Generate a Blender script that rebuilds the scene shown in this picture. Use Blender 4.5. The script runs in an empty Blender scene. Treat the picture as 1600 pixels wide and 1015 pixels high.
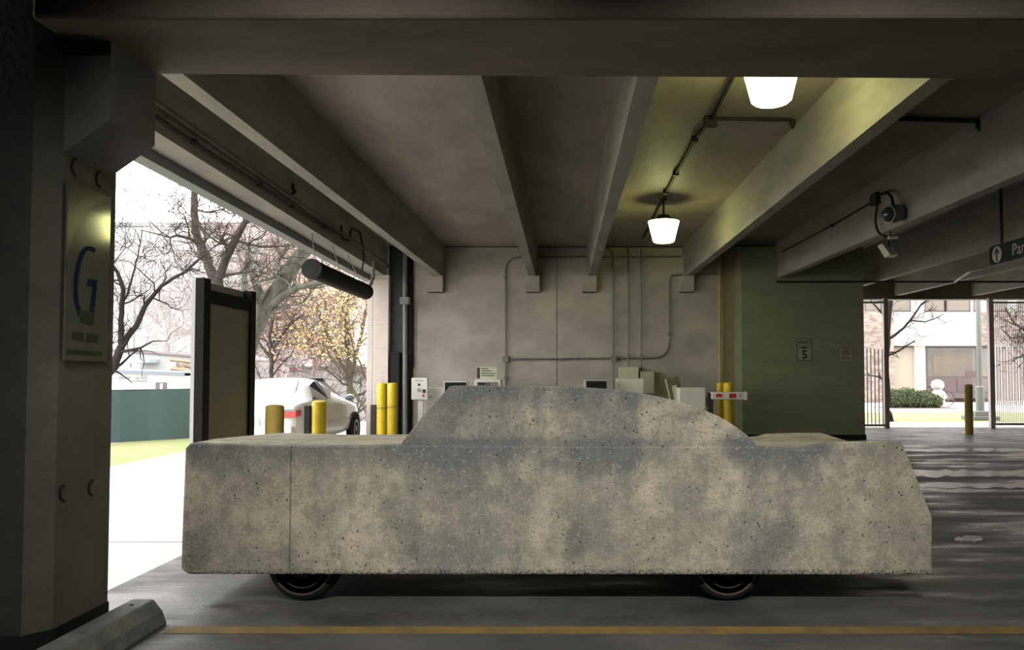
import bpy, bmesh, math, random
from mathutils import Vector, Matrix
R = math.radians
random.seed(7)
S = bpy.context.scene
COL = S.collection

# ------------------------------------------------------------------ camera, sky, exposure
CAM_H, F, CX, HY, PITCH = 1.5, 1200.0, 880.0, 583.0, R(2.0)
CY = HY - F * math.tan(PITCH)
cd = bpy.data.cameras.new('camera'); cam = bpy.data.objects.new('camera', cd); COL.objects.link(cam)
cam.location = (0, 0, CAM_H); cam.rotation_euler = (R(90) + PITCH, 0, 0)
cd.sensor_width = 36; cd.lens = F / 1600 * 36; cd.clip_end = 400
cd.shift_x = -(CX - 800) / 1600; cd.shift_y = (CY - 507.5) / 1600
S.camera = cam
W = bpy.data.worlds.new('overcast_sky'); S.world = W; W.use_nodes = True
wn = W.node_tree.nodes; bg = wn['Background']
bg.inputs[0].default_value = (1.0, 0.98, 0.95, 1); bg.inputs[1].default_value = 5.5
S.view_settings.view_transform = 'Standard'; S.view_settings.look = 'None'
S.view_settings.gamma = 1; S.view_settings.use_curve_mapping = False
S.view_settings.exposure = 0.0
S.cycles.max_bounces = 10; S.cycles.diffuse_bounces = 6
try: S.cycles.sample_clamp_indirect = 6
except Exception: pass

def lamp_area(name, loc, target, size, size_y, power, color, spread=180):
    l = bpy.data.lights.new(name, 'AREA'); l.shape = 'RECTANGLE'; l.size = size; l.size_y = size_y
    l.energy = power; l.color = color; l.spread = R(spread)
    o = bpy.data.objects.new(name, l); COL.objects.link(o); o.location = loc
    o.rotation_euler = (Vector(target) - Vector(loc)).to_track_quat('-Z', 'Y').to_euler()
    return o
# unseen lamps added to brighten the car's near side (their housings come further down)
ADDED_LAMPS = [(-1.1, 0.6), (1.7, 0.6)]
for bx_, by_ in ADDED_LAMPS:
    lamp_area('added_car_light', (bx_, by_, 4.28), (bx_ * .9, 5.0, 0.5), 1.15, 0.25, 33, (1.0, .98, .90), 60)

# ------------------------------------------------------------------ survey helpers
def ray(px, py):
    u = (px - CX) / F; v = (CY - py) / F
    return Vector((u, math.cos(PITCH) - v * math.sin(PITCH), math.sin(PITCH) + v * math.cos(PITCH)))
def hit(px, py, n, d):
    r = ray(px, py); n = Vector(n); o = Vector((0, 0, CAM_H))
    t = (d - n.dot(o)) / n.dot(r); return o + r * t
def PY(px, py, Y): return hit(px, py, (0, 1, 0), Y)
def PZ(px, py, Z): return hit(px, py, (0, 0, 1), Z)
def PX(px, py, X): return hit(px, py, (1, 0, 0), X)

# ------------------------------------------------------------------ object helpers
ORIG = {}
def tag(o, label=None, cat=None, group=None, kind=None):
    if label: o['label'] = label
    if cat: o['category'] = cat
    if group: o['group'] = group
    if kind: o['kind'] = kind
    return o
def thing(name, label, cat, loc, group=None):
    o = bpy.data.objects.new(name, None); COL.objects.link(o); o.location = loc; o.empty_display_size = .1
    ORIG[o.name] = Vector(loc); return tag(o, label, cat, group)
def obj(name, bm, mat, parent=None, loc=None, smooth=False, bevel=0):
    if parent is not None: org = ORIG[parent.name]
    else: org = Vector(loc) if loc is not None else Vector((0, 0, 0))
    bmesh.ops.translate(bm, verts=bm.verts, vec=-org)
    bmesh.ops.recalc_face_normals(bm, faces=bm.faces)
    me = bpy.data.meshes.new(name); bm.to_mesh(me); bm.free()
    for p in me.polygons: p.use_smooth = smooth
    me.materials.append(mat)
    o = bpy.data.objects.new(name, me); COL.objects.link(o)
    if parent is not None: o.parent = parent
    else: o.location = org
    ORIG[o.name] = org
    if smooth:
        try:
            me.set_sharp_from_angle(angle=R(40))
        except Exception: pass
    if bevel:
        m = o.modifiers.new('bevel', 'BEVEL'); m.width = bevel; m.segments = 2; m.limit_method = 'ANGLE'
    return o
def struct(name, bm, mat, **k):
    return tag(obj(name, bm, mat, **k), kind='structure')
def B(): return bmesh.new()
def box(bm, x0, x1, y0, y1, z0, z1):
    vs = [bm.verts.new((x, y, z)) for x in (x0, x1) for y in (y0, y1) for z in (z0, z1)]
    for f in ((0, 1, 3, 2), (4, 6, 7, 5), (0, 4, 5, 1), (2, 3, 7, 6), (0, 2, 6, 4), (1, 5, 7, 3)):
        bm.faces.new([vs[i] for i in f])
    return bm
def prism(bm, poly, off):
    """poly: list of 3-d points (planar); off: extrusion vector"""
    a = [bm.verts.new(Vector(p)) for p in poly]; b = [bm.verts.new(Vector(p) + Vector(off)) for p in poly]
    bm.faces.new(a); bm.faces.new(list(reversed(b)))
    n = len(a)
    for i in range(n): bm.faces.new((a[i], b[i], b[(i + 1) % n], a[(i + 1) % n]))
    return bm
def sprism(bm, A, Bv):
    """loft between two equal-count polygons"""
    a = [bm.verts.new(Vector(p)) for p in A]; b = [bm.verts.new(Vector(p)) for p in Bv]
    bm.faces.new(a); bm.faces.new(list(reversed(b)))
    n = len(a)
    for i in range(n): bm.faces.new((a[i], b[i], b[(i + 1) % n], a[(i + 1) % n]))
    return bm
def tube(bm, pts, r, n=8, cap=True):
    pts = [Vector(p) for p in pts]; rs = r if isinstance(r, (list, tuple)) else [r] * len(pts)
    rings = []; ref = None
    for i, p in enumerate(pts):
        d = (pts[min(i + 1, len(pts) - 1)] - pts[max(i - 1, 0)])
        if d.length < 1e-9: d = Vector((0, 0, 1))
        d.normalize()
        if ref is None:
            ref = Vector((1, 0, 0)) if abs(d.x) < .9 else Vector((0, 1, 0))
        u = (ref - d * ref.dot(d)).normalized(); v = d.cross(u); ref = u
        rings.append([bm.verts.new(p + (u * math.cos(2 * math.pi * k / n) + v * math.sin(2 * math.pi * k / n)) * rs[i]) for k in range(n)])
    for a, b in zip(rings, rings[1:]):
        for k in range(n): bm.faces.new((a[k], a[(k + 1) % n], b[(k + 1) % n], b[k]))
    if cap:
        bm.faces.new(rings[0]); bm.faces.new(list(reversed(rings[-1])))
    return bm
def rounded(pts, rad=.15, k=5):
    pts = [Vector(p) for p in pts]; out = [pts[0]]
    for a, b, c in zip(pts, pts[1:], pts[2:]):
        ra = min(rad, (a - b).length * .45, (c - b).length * .45)
        p = b + (a - b).normalized() * ra; q = b + (c - b).normalized() * ra
        for i in range(k + 1):
            t = i / k; out.append(p * (1 - t) ** 2 + b * 2 * t * (1 - t) + q * t * t)
    out.append(pts[-1]); return out
def lathe(bm, prof, c, n=24, axis='Z'):
    """prof: [(r, h)]"""
    c = Vector(c); rings = []
    def pt(r, h, a):
        x, y = r * math.cos(a), r * math.sin(a)
        return c + (Vector((x, y, h)) if axis == 'Z' else Vector((x, h, y)) if axis == 'Y' else Vector((h, x, y)))
    for r, h in prof:
        rings.append([bm.verts.new(pt(max(r, 1e-4), h, 2 * math.pi * k / n)) for k in range(n)])
    for a, b in zip(rings, rings[1:]):
        for k in range(n): bm.faces.new((a[k], a[(k + 1) % n], b[(k + 1) % n], b[k]))
    bm.faces.new(rings[0]); bm.faces.new(rings[-1])
    return bm
def text_mesh(name, s, mat, parent, loc, size, xdir, updir, align='CENTER', squash=1.0, shear=0, bold=0):
    cu = bpy.data.curves.new(name, 'FONT'); cu.body = s; cu.size = size; cu.align_x = align; cu.extrude = .001; cu.shear = shear
    cu.offset = bold
    t = bpy.data.objects.new('tmp', cu); COL.objects.link(t)
    dg = bpy.context.evaluated_depsgraph_get(); dg.update()
    me = bpy.data.meshes.new_from_object(t.evaluated_get(dg)); bpy.data.objects.remove(t); bpy.data.curves.remove(cu)
    xd = Vector(xdir).normalized(); ud = Vector(updir).normalized(); nd = xd.cross(ud)
    M = Matrix((( xd.x * squash, ud.x, nd.x), (xd.y * squash, ud.y, nd.y), (xd.z * squash, ud.z, nd.z))).to_4x4()
    M.translation = Vector(loc) - ORIG[parent.name]
    me.transform(M); me.name = name; me.materials.clear(); me.materials.append(mat)
    o = bpy.data.objects.new(name, me); COL.objects.link(o); o.parent = parent; ORIG[o.name] = ORIG[parent.name]
    return o
def copy_tree(o, loc=None, parent=None):
    c = o.copy(); COL.objects.link(c)
    if parent is not None: c.parent = parent
    if loc is not None: c.location = loc
    ORIG[c.name] = Vector(loc) if loc is not None else ORIG[parent.name]
    for ch in list(o.children): copy_tree(ch, None, c)
    return c

# ------------------------------------------------------------------ materials
def mat(name, col, rough=.7, col2=None, scale=3.0, detail=8, bump=0, bscale=40, metal=0, spec=.5, stretch=(1, 1, 1),
        emit=None, estr=0, alpha=None, trans=0, lo=.35, hi=.65, pits=None, coat=0):
    m = bpy.data.materials.new(name); m.use_nodes = True; nt = m.node_tree; N = nt.nodes; L = nt.links
    b = N['Principled BSDF']
    b.inputs['Roughness'].default_value = rough; b.inputs['Metallic'].default_value = metal
    b.inputs['Specular IOR Level'].default_value = spec
    b.inputs['Base Color'].default_value = (*col, 1)
    if coat: b.inputs['Coat Weight'].default_value = coat; b.inputs['Coat Roughness'].default_value = .08
    if trans: b.inputs['Transmission Weight'].default_value = trans
    if emit: b.inputs['Emission Color'].default_value = (*emit, 1); b.inputs['Emission Strength'].default_value = estr
    tc = N.new('ShaderNodeTexCoord'); mp = N.new('ShaderNodeMapping'); mp.inputs['Scale'].default_value = stretch
    L.new(tc.outputs['Object'], mp.inputs[0])
    last = None
    if col2 is not None:
        nz = N.new('ShaderNodeTexNoise'); nz.inputs['Scale'].default_value = scale; nz.inputs['Detail'].default_value = detail
        nz.inputs['Roughness'].default_value = .62
        L.new(mp.outputs[0], nz.inputs['Vector'])
        mr = N.new('ShaderNodeMapRange'); mr.inputs['From Min'].default_value = lo; mr.inputs['From Max'].default_value = hi
        L.new(nz.outputs['Fac'], mr.inputs['Value'])
        mx = N.new('ShaderNodeMix'); mx.data_type = 'RGBA'; mx.inputs['A'].default_value = (*col, 1); mx.inputs['B'].default_value = (*col2, 1)
        L.new(mr.outputs[0], mx.inputs['Factor']); last = mx.outputs['Result']
    if pits:
        vo = N.new('ShaderNodeTexVoronoi'); vo.inputs['Scale'].default_value = pits
        L.new(tc.outputs['Object'], vo.inputs['Vector'])
        cr = N.new('ShaderNodeValToRGB'); cr.color_ramp.elements[0].position = .10; cr.color_ramp.elements[0].color = (.25, .25, .25, 1)
        cr.color_ramp.elements[1].position = .17; cr.color_ramp.elements[1].color = (1, 1, 1, 1)
        L.new(vo.outputs['Distance'], cr.inputs[0])
        mu = N.new('ShaderNodeMix'); mu.data_type = 'RGBA'; mu.blend_type = 'MULTIPLY'; mu.inputs['Factor'].default_value = 1
        if last: L.new(last, mu.inputs['A'])
        else: mu.inputs['A'].default_value = (*col, 1)
        L.new(cr.outputs[0], mu.inputs['B']); last = mu.outputs['Result']
    if last: L.new(last, b.inputs['Base Color'])
    if bump:
        n2 = N.new('ShaderNodeTexNoise'); n2.inputs['Scale'].default_value = bscale; n2.inputs['Detail'].default_value = 6
        L.new(mp.outputs[0], n2.inputs['Vector'])
        bp = N.new('ShaderNodeBump'); bp.inputs['Strength'].default_value = bump; bp.inputs['Distance'].default_value = .02
        L.new(n2.outputs['Fac'], bp.inputs['Height']); L.new(bp.outputs[0], b.inputs['Normal'])
    return m
M = {}
M['slab'] = mat('ceiling_concrete', (.355, .305, .245), .6, (.235, .205, .17), 1.6, bump=.25, bscale=18, stretch=(1, .5, 1))
M['beam'] = mat('beam_concrete', (.31, .285, .245), .8, (.21, .195, .17), 2.2, bump=.15, bscale=25, stretch=(1, .35, 1.4))
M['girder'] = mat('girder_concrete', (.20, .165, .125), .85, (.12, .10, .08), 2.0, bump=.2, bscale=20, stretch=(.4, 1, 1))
M['pillar'] = mat('shaded_pillar_concrete', (.055, .055, .050), .85, (.038, .038, .036), 3, spec=.2, bump=.3, bscale=30)  # near-black base colour stands in for shade on the pillar front
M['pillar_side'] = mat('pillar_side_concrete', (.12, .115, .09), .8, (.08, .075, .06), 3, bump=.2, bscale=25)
M['corbel'] = mat('corbel_concrete', (.16, .155, .145), .8, (.12, .115, .105), 4, bump=.2, bscale=30)
M['wall'] = mat('wall_concrete', (.50, .455, .40), .8, (.35, .32, .28), 1.1, bump=.12, bscale=14, stretch=(1, 1, 1.6))
M['green_wall'] = mat('green_painted_block', (.25, .265, .165), .55, (.20, .21, .135), 1.6, bump=.1, bscale=12, stretch=(.5, 1, 3))
M['black'] = mat('black_paint', (.012, .012, .014), .6, (.02, .02, .02), 5, spec=.12)
M['dark'] = mat('dark_metal', (.045, .045, .048), .5, (.03, .03, .03), 8, spec=.2)
M['darkpanel'] = mat('bronze_metal', (.011, .010, .009), .6, (.008, .007, .007), 8, spec=.08)
M['galv'] = mat('galvanised_conduit', (.24, .235, .22), .55, (.16, .155, .15), 9, metal=.3)
M['conduit_dark'] = mat('grimy_conduit', (.035, .033, .03), .6, (.022, .022, .02), 9, spec=.15)
M['white'] = mat('white_enamel', (.72, .71, .66), .4, (.66, .65, .60), 5)
M['cream'] = mat('cream_enamel', (.60, .60, .44), .45, (.54, .54, .40), 5)
M['beige'] = mat('beige_cabinet', (.52, .50, .45), .5, (.47, .45, .41), 5)
M['yellow'] = mat('yellow_bollard_paint', (.78, .58, .03), .5, (.60, .42, .02), 6, bump=.05)
M['oldyellow'] = mat('worn_yellow_paint', (.42, .29, .05), .7, (.30, .21, .05), 7)
M['red'] = mat('red_reflector', (.45, .03, .03), .4)
M['asphalt'] = None
M['ext_pave'] = mat('driveway_concrete', (.60, .58, .56), .85, (.50, .48, .46), .8, bump=.05)
M['grass'] = mat('lawn', (.20, .26, .09), .9, (.28, .25, .14), 1.5, bump=.6, bscale=60)
M['soil'] = mat('low_ground', (.3, .3, .28), .95, (.22, .22, .2), .5)
M['fence'] = mat('green_windscreen', (.060, .095, .100), .9, (.048, .08, .085), 1.5, stretch=(1, 1, .15))
M['bwhite'] = mat('white_facade', (.36, .36, .36), .8, (.32, .32, .32), .3)
M['bline'] = mat('grey_band', (.20, .205, .205), .8)
M['bluegrey'] = mat('blue_grey_fascia', (.16, .19, .23), .6)
M['win'] = mat('window_glass', (.10, .095, .09), .1, (.16, .13, .10), .6)
M['winframe'] = mat('window_frame', (.10, .08, .08), .5)
M['bark'] = mat('dark_bark', (.028, .022, .022), .9, (.045, .038, .036), 6, spec=.1, bump=.6, bscale=20, stretch=(1, 1, .3))
M['bark2'] = mat('grey_green_bark', (.15, .15, .12), .9, (.08, .08, .065), 5, spec=.1, bump=.6, bscale=20, stretch=(1, 1, .3))
M['bark3'] = mat('brown_bark', (.045, .036, .033), .9, (.075, .062, .055), 5, spec=.1, bump=.6, bscale=20)
M['bark4'] = mat('reddish_twigs', (.34, .23, .23), .9, (.26, .20, .20), 5)
M['leaf_o'] = mat('autumn_leaves', (.80, .42, .26), .8, (.70, .62, .26), 1.2, detail=2, lo=.45, hi=.55)
M['hedge'] = mat('juniper_leaves', (.045, .06, .025), .8, (.09, .11, .04), 4)
M['hedge_core'] = mat('juniper_inside', (.03, .045, .02), .9, (.02, .03, .015), 4)
M['carwhite'] = mat('white_car_paint', (.80, .80, .80), .2, coat=.6)
M['glass_dark'] = mat('car_glass', (.03, .035, .04), .05, (.05, .055, .06), 2, spec=.8)
M['tail'] = mat('tail_lamp_red', (.55, .03, .04), .15, coat=.5)
M['rubber'] = mat('tyre_rubber', (.012, .012, .012), .8, (.018, .017, .016), 12, spec=.15)
M['hub'] = mat('old_wheel_steel', (.045, .036, .025), .55, (.025, .02, .015), 12, metal=.2, spec=.2)
M['ringsteel'] = mat('dull_ring', (.06, .052, .034), .5, (.06, .05, .035), 12)
M['silver'] = mat('alloy', (.5, .5, .5), .35, metal=.6)
M['tile'] = mat('pink_stone_tile', (.58, .50, .46), .7, (.52, .45, .42), 2.0)
M['joint'] = mat('tile_joint', (.75, .72, .70), .8)
M['stone'] = mat('rubble_stone', (.34, .28, .25), .9, (.13, .10, .09), 3.0, bump=.8, bscale=6, stretch=(1, 1, 2))
M['line'] = mat('yellow_floor_line', (.19, .125, .035), .75, (.09, .07, .04), 6, lo=.38, hi=.7, spec=.2)
M['stopc'] = mat('wheel_stop_concrete', (.15, .15, .14), .85, (.10, .10, .095), 8, bump=.4, bscale=40)
M['signface'] = mat('glossy_sign_face', (.135, .13, .10), .09, (.11, .11, .085), 2, spec=.45)
M['signhead'] = mat('sign_header', (.03, .03, .032), .2, spec=.25)
M['signblue'] = mat('sign_blue', (.008, .018, .055), .6, spec=.05)
M['signgrey'] = mat('sign_grey', (.05, .055, .045), .6, spec=.05)
M['panelback'] = mat('sign_back_panel', (.135, .125, .085), .45, (.16, .14, .07), 1.2)
M['offwhite'] = mat('sign_white', (.55, .58, .45), .5)
M['blacktext'] = mat('black_lettering', (.012, .014, .012), .5)
M['redtext'] = mat('faded_red_lettering', (.14, .07, .06), .5)
M['whitetext'] = mat('white_lettering', (.42, .40, .38), .5)
M['statue'] = mat('white_statue_paint', (.38, .38, .38), .5)
M['mulch'] = mat('mulch', (.16, .11, .085), .95, (.10, .07, .05), 8)
M['lens'] = mat('lamp_lens', (.8, .8, .7), .4, emit=(.95, .95, .38), estr=22)
M['tubelens'] = mat('added_lamp_lens', (.8, .8, .8), .4, emit=(1, .95, .85), estr=3)
M['wood'] = mat('brown_frame', (.13, .10, .055), .6, (.17, .13, .08), 6)
M['gatepost'] = mat('gate_post', (.48, .40, .40), .5)
M['gatebar'] = mat('gate_bar', (.38, .34, .33), .6)

def asphalt():
    m = bpy.data.materials.new('garage_floor_asphalt'); m.use_nodes = True; nt = m.node_tree; N = nt.nodes; L = nt.links
    b = N['Principled BSDF']; tc = N.new('ShaderNodeTexCoord')
    def noise(scale, st=(1, 1, 1), det=8, rough=.6):
        mp = N.new('ShaderNodeMapping'); mp.inputs['Scale'].default_value = st; L.new(tc.outputs['Object'], mp.inputs[0])
        n = N.new('ShaderNodeTexNoise'); n.inputs['Scale'].default_value = scale; n.inputs['Detail'].default_value = det
        n.inputs['Roughness'].default_value = rough
        L.new(mp.outputs[0], n.inputs['Vector']); return n.outputs['Fac']
    def mr(src, a, c, d=0, e=1):
        x = N.new('ShaderNodeMapRange'); x.inputs['From Min'].default_value = a; x.inputs['From Max'].default_value = c
        x.inputs['To Min'].default_value = d; x.inputs['To Max'].default_value = e; L.new(src, x.inputs['Value']); return x.outputs[0]
    mx = N.new('ShaderNodeMix'); mx.data_type = 'RGBA'
    mx.inputs['A'].default_value = (.040, .039, .039, 1); mx.inputs['B'].default_value = (.085, .082, .079, 1)
    L.new(mr(noise(1.3), .35, .68), mx.inputs['Factor'])
    sp = N.new('ShaderNodeMix'); sp.data_type = 'RGBA'; sp.blend_type = 'MULTIPLY'; sp.inputs['Factor'].default_value = 1
    L.new(mx.outputs['Result'], sp.inputs['A']); 
    cb = N.new('ShaderNodeCombineColor'); s = mr(noise(120, det=3), .3, .7, .65, 1.3)
    for i in range(3): L.new(s, cb.inputs[i])
    L.new(cb.outputs[0], sp.inputs['B']); L.new(sp.outputs['Result'], b.inputs['Base Color'])
    L.new(mr(noise(1.3, (.4, 1.5, 1), 8), .44, .64, .66, .13), b.inputs['Roughness'])
    bp = N.new('ShaderNodeBump'); bp.inputs['Strength'].default_value = .25; bp.inputs['Distance'].default_value = .01
    L.new(noise(45), bp.inputs['Height'])
    bp2 = N.new('ShaderNodeBump'); bp2.inputs['Strength'].default_value = .25; bp2.inputs['Distance'].default_value = .03
    L.new(noise(1.8, (.4, 1.4, 1), 8), bp2.inputs['Height']); L.new(bp.outputs[0], bp2.inputs['Normal'])
    L.new(bp2.outputs[0], b.inputs['Normal'])
    return m
M['asphalt'] = asphalt()

def cast_concrete():
    """weathered sculpture concrete: tan, blue-grey grime in runs and blotches, small air holes"""
    m = bpy.data.materials.new('weathered_cast_concrete'); m.use_nodes = True; nt = m.node_tree; N = nt.nodes; L = nt.links
    b = N['Principled BSDF']; b.inputs['Roughness'].default_value = .9; b.inputs['Specular IOR Level'].default_value = .25
    tc = N.new('ShaderNodeTexCoord')
    def noise(scale, st=(1, 1, 1), det=8, off=(0, 0, 0)):
        mp = N.new('ShaderNodeMapping'); mp.inputs['Scale'].default_value = st; mp.inputs['Location'].default_value = off
        L.new(tc.outputs['Object'], mp.inputs[0])
        n = N.new('ShaderNodeTexNoise'); n.inputs['Scale'].default_value = scale; n.inputs['Detail'].default_value = det
        n.inputs['Roughness'].default_value = .65; L.new(mp.outputs[0], n.inputs['Vector']); return n.outputs['Fac']
    def mr(src, a, c, d=0, e=1):
        x = N.new('ShaderNodeMapRange'); x.interpolation_type = 'SMOOTHSTEP'
        x.inputs['From Min'].default_value = a; x.inputs['From Max'].default_value = c
        x.inputs['To Min'].default_value = d; x.inputs['To Max'].default_value = e; L.new(src, x.inputs['Value']); return x.outputs[0]
    def math_(op, a, c):
        x = N.new('ShaderNodeMath'); x.operation = op
        for i, v in enumerate((a, c)):
            if isinstance(v, (int, float)): x.inputs[i].default_value = v
            else: L.new(v, x.inputs[i])
        return x.outputs[0]
    def mix(a, c, f, bt='MIX'):
        x = N.new('ShaderNodeMix'); x.data_type = 'RGBA'; x.blend_type = bt
        for k, v in (('A', a), ('B', c)):
            if isinstance(v, tuple): x.inputs[k].default_value = (*v, 1)
            else: L.new(v, x.inputs[k])
        if isinstance(f, (int, float)): x.inputs['Factor'].default_value = f
        else: L.new(f, x.inputs['Factor'])
        return x.outputs['Result']
    sx = N.new('ShaderNodeSeparateXYZ'); L.new(tc.outputs['Object'], sx.inputs[0])
    X, Z = sx.outputs[0], sx.outputs[2]
    def bumpx(c, w):   # a stain centred at c along the length
        d = math_('ABSOLUTE', math_('SUBTRACT', X, c), 0); return mr(d, w, 0, 0, 1)
    base = mix((.47, .41, .315), (.30, .275, .22), mr(noise(2.2), .35, .65))
    # grime field: vertical runs plus blotches plus a few broad stained zones and the weathered top arris
    runs = mr(noise(2.0, (2.0, 1, .5), 8), .42, .66)
    blot = mr(noise(1.6, (1, 1, 1), 8, (3, 0, 1)), .40, .66)
    zones = math_('ADD', math_('ADD', bumpx(-.55, .85), bumpx(1.42, .38)), math_('ADD', math_('MULTIPLY', bumpx(.35, .35), .7), math_('MULTIPLY', bumpx(-1.55, .3), .5)))
    arris = mr(math_('ADD', Z, math_('MULTIPLY', noise(3, (1, 1, .4)), .3)), .95, 1.16, 0, .75)
    roofg = mr(math_('ADD', Z, math_('MULTIPLY', noise(3, (1, 1, .4)), .3)), 1.38, 1.55, 0, .9)
    lowcab = math_('MULTIPLY', mr(Z, 1.055, 1.10, 0, 1), .75)
    arris = math_('MAXIMUM', math_('MAXIMUM', math_('SUBTRACT', arris, lowcab), 0), roofg)
    g = math_('ADD', math_('ADD', math_('MULTIPLY', runs, .35), math_('MULTIPLY', blot, .55)), math_('ADD', math_('MULTIPLY', zones, .42), math_('MULTIPLY', arris, .5)))
    nose = mr(X, 1.65, 2.1, 0, .5)
    g = math_('SUBTRACT', g, nose)
    side = mr(sx.outputs[1], -.60, -.68, .25, 1)
    g = math_('MULTIPLY', g, side)
    gm = math_('MULTIPLY', mr(g, .10, 1.25), .93)
    c1 = mix(base, (.105, .112, .118), gm)
    c1 = mix(c1, (.10, .10, .095), math_('MULTIPLY', mr(noise(5.5, det=10, off=(7, 2, 3)), .46, .68), .45))
    # speckle
    c2 = mix(c1, (.55, .52, .45), math_('MULTIPLY', mr(noise(75, det=2), .56, .72), .5))
    c2 = mix(c2, (.10, .10, .10), math_('MULTIPLY', mr(noise(60, det=4, off=(5, 5, 5)), .50, .68), .65))
    c2 = mix(c2, (.16, .16, .14), math_('MULTIPLY', mr(noise(11, det=9, off=(2, 8, 5)), .48, .66), .5))
    seam = mr(math_('ABSOLUTE', math_('ADD', X, 1.765), 0), .006, .003, 0, .7)
    # air holes
    vo = N.new('ShaderNodeTexVoronoi'); vo.inputs['Scale'].default_value = 17; vo.inputs['Randomness'].default_value = 1
    L.new(tc.outputs['Object'], vo.inputs['Vector'])
    hole = math_('MULTIPLY', mr(vo.outputs['Distance'], .13, .09, 0, 1), mr(noise(2.5, off=(9, 1, 2)), .42, .5))
    vo2 = N.new('ShaderNodeTexVoronoi'); vo2.inputs['Scale'].default_value = 42; L.new(tc.outputs['Object'], vo2.inputs['Vector'])
    hole2 = math_('MULTIPLY', mr(vo2.outputs['Distance'], .17, .11, 0, .8), mr(noise(3.5, off=(1, 7, 2)), .5, .6))
    # ragged lower arris
    rag = math_('MULTIPLY', mr(math_('SUBTRACT', Z, math_('MULTIPLY', noise(30, det=3), .06)), .215, .185, 0, 1), mr(noise(60, det=2, off=(4, 4, 4)), .45, .6))
    hole = math_('MAXIMUM', math_('MAXIMUM', hole, hole2), rag)
    c3 = mix(c2, (.035, .035, .035), math_('MULTIPLY', math_('MAXIMUM', hole, seam), .85))
    L.new(c3, b.inputs['Base Color'])
    bp = N.new('ShaderNodeBump'); bp.inputs['Strength'].default_value = .5; bp.inputs['Distance'].default_value = .006
    h = math_('SUBTRACT', noise(60, det=5), math_('MULTIPLY', hole, 1.5)); L.new(h, bp.inputs['Height']); L.new(bp.outputs[0], b.inputs['Normal'])
    return m
M['cast'] = cast_concrete()

# ------------------------------------------------------------------ the setting
ZS = 4.54          # slab soffit
ZL, ZR = 3.81, 3.68  # beam soffits
YW, YG, YO = 18.4, 17.5, 21.5
bm = B(); box(bm, -3.15, 17, -9.5, YO, -.15, 0); struct('floor', bm, M['asphalt'])
bm = B(); box(bm, -4.75, 17, -9.5, YO + .3, ZS, ZS + .3); struct('ceiling', bm, M['slab'])
bm = B(); box(bm, -3.62, 4.1, YW, YW + .3, 0, ZS); struct('wall_back', bm, M['wall'])
bm = B(); box(bm, 4.07, 6.86, YG, YO, 0.0, ZS); struct('wall_back_green', bm, M['green_wall'])
bm = B(); box(bm, 4.07, 6.875, YG - .03, YO, 0, .11); struct('baseboard_green', bm, M['black'])
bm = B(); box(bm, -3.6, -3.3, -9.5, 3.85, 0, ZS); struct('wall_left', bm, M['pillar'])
bm = B(); box(bm, 17, 17.3, -9.5, YO, 0, ZS); struct('wall_right', bm, M['girder'])
bm = B(); box(bm, -3.6, 17.3, -9.8, -9.5, 0, ZS); struct('wall_front', bm, M['girder'])
zh = PY(1400, 466, YO).z
bm = B(); box(bm, 6.86, 17, YO, YO + .3, zh, ZS); struct('wall_back_header', bm, M['girder'])
bm = B(); box(bm, 6.86, 17, YO - .02, YO + .32, zh - .03, zh); struct('trim_1', bm, M['bwhite'])
# wall joints
for i, py in enumerate((538,)):
    z = PY(800, 543, YW).z
bm = B()
for x in (PY(870, 500, YW).x,): box(bm, x - .006, x + .006, YW - .004, YW, 0, PY(870, 402, YW).z)
struct('trim_2', bm, M['black'])
bm = B(); x0 = PY(1128, 500, YW).x; box(bm, x0, 4.09, YW - .12, YW, 0, ZS); struct('trim_3', bm, mat('brown_pilaster', (.33, .26, .13), .8, (.24, .19, .10), 2, stretch=(1, 1, .4)))  # yellowish brown strip, mottled in tall streaks

# ------------------------------------------------------------------ outside ground
bm = B(); box(bm, -7.3, -3.15, -14, 24, -.2, -.004); struct('driveway', bm, M['ext_pave'])
bm = B()
for i, y in enumerate((6.9, 9.3, 12.0, 15)):
    box(bm, -7.3, -3.15, y, y + .025, -.003, .0)
struct('driveway_joints', bm, mat('joint_grey', (.30, .29, .28), .9))
bm = B(); prism(bm, [(-7.3, -14, -.2), (-7.3, 20.2, -.2), (-8.0, 19.4, -.2), (-9.9, 16.3, -.2), (-14.5, 9.6, -.2), (-30, 9.6, -.2), (-30, -14, -.2)], (0, 0, .2))
struct('lawn', bm, M['grass'])
bm = B(); box(bm, -90, 5, 9, 120, -1.9, -1.8); struct('low_ground', bm, M['soil'])
bm = B(); box(bm, 5.0, 70, YO, 23.6, -.15, -.002); struct('sidewalk', bm, M['ext_pave'])
bm = B(); box(bm, 5.0, 70, 23.6, 29.8, -.15, -.01); struct('lawn_strip', bm, M['grass'])
bm = B(); box(bm, 5.0, 70, 29.8, 45, -.15, -.003); struct('plaza', bm, M['ext_pave'])

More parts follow.
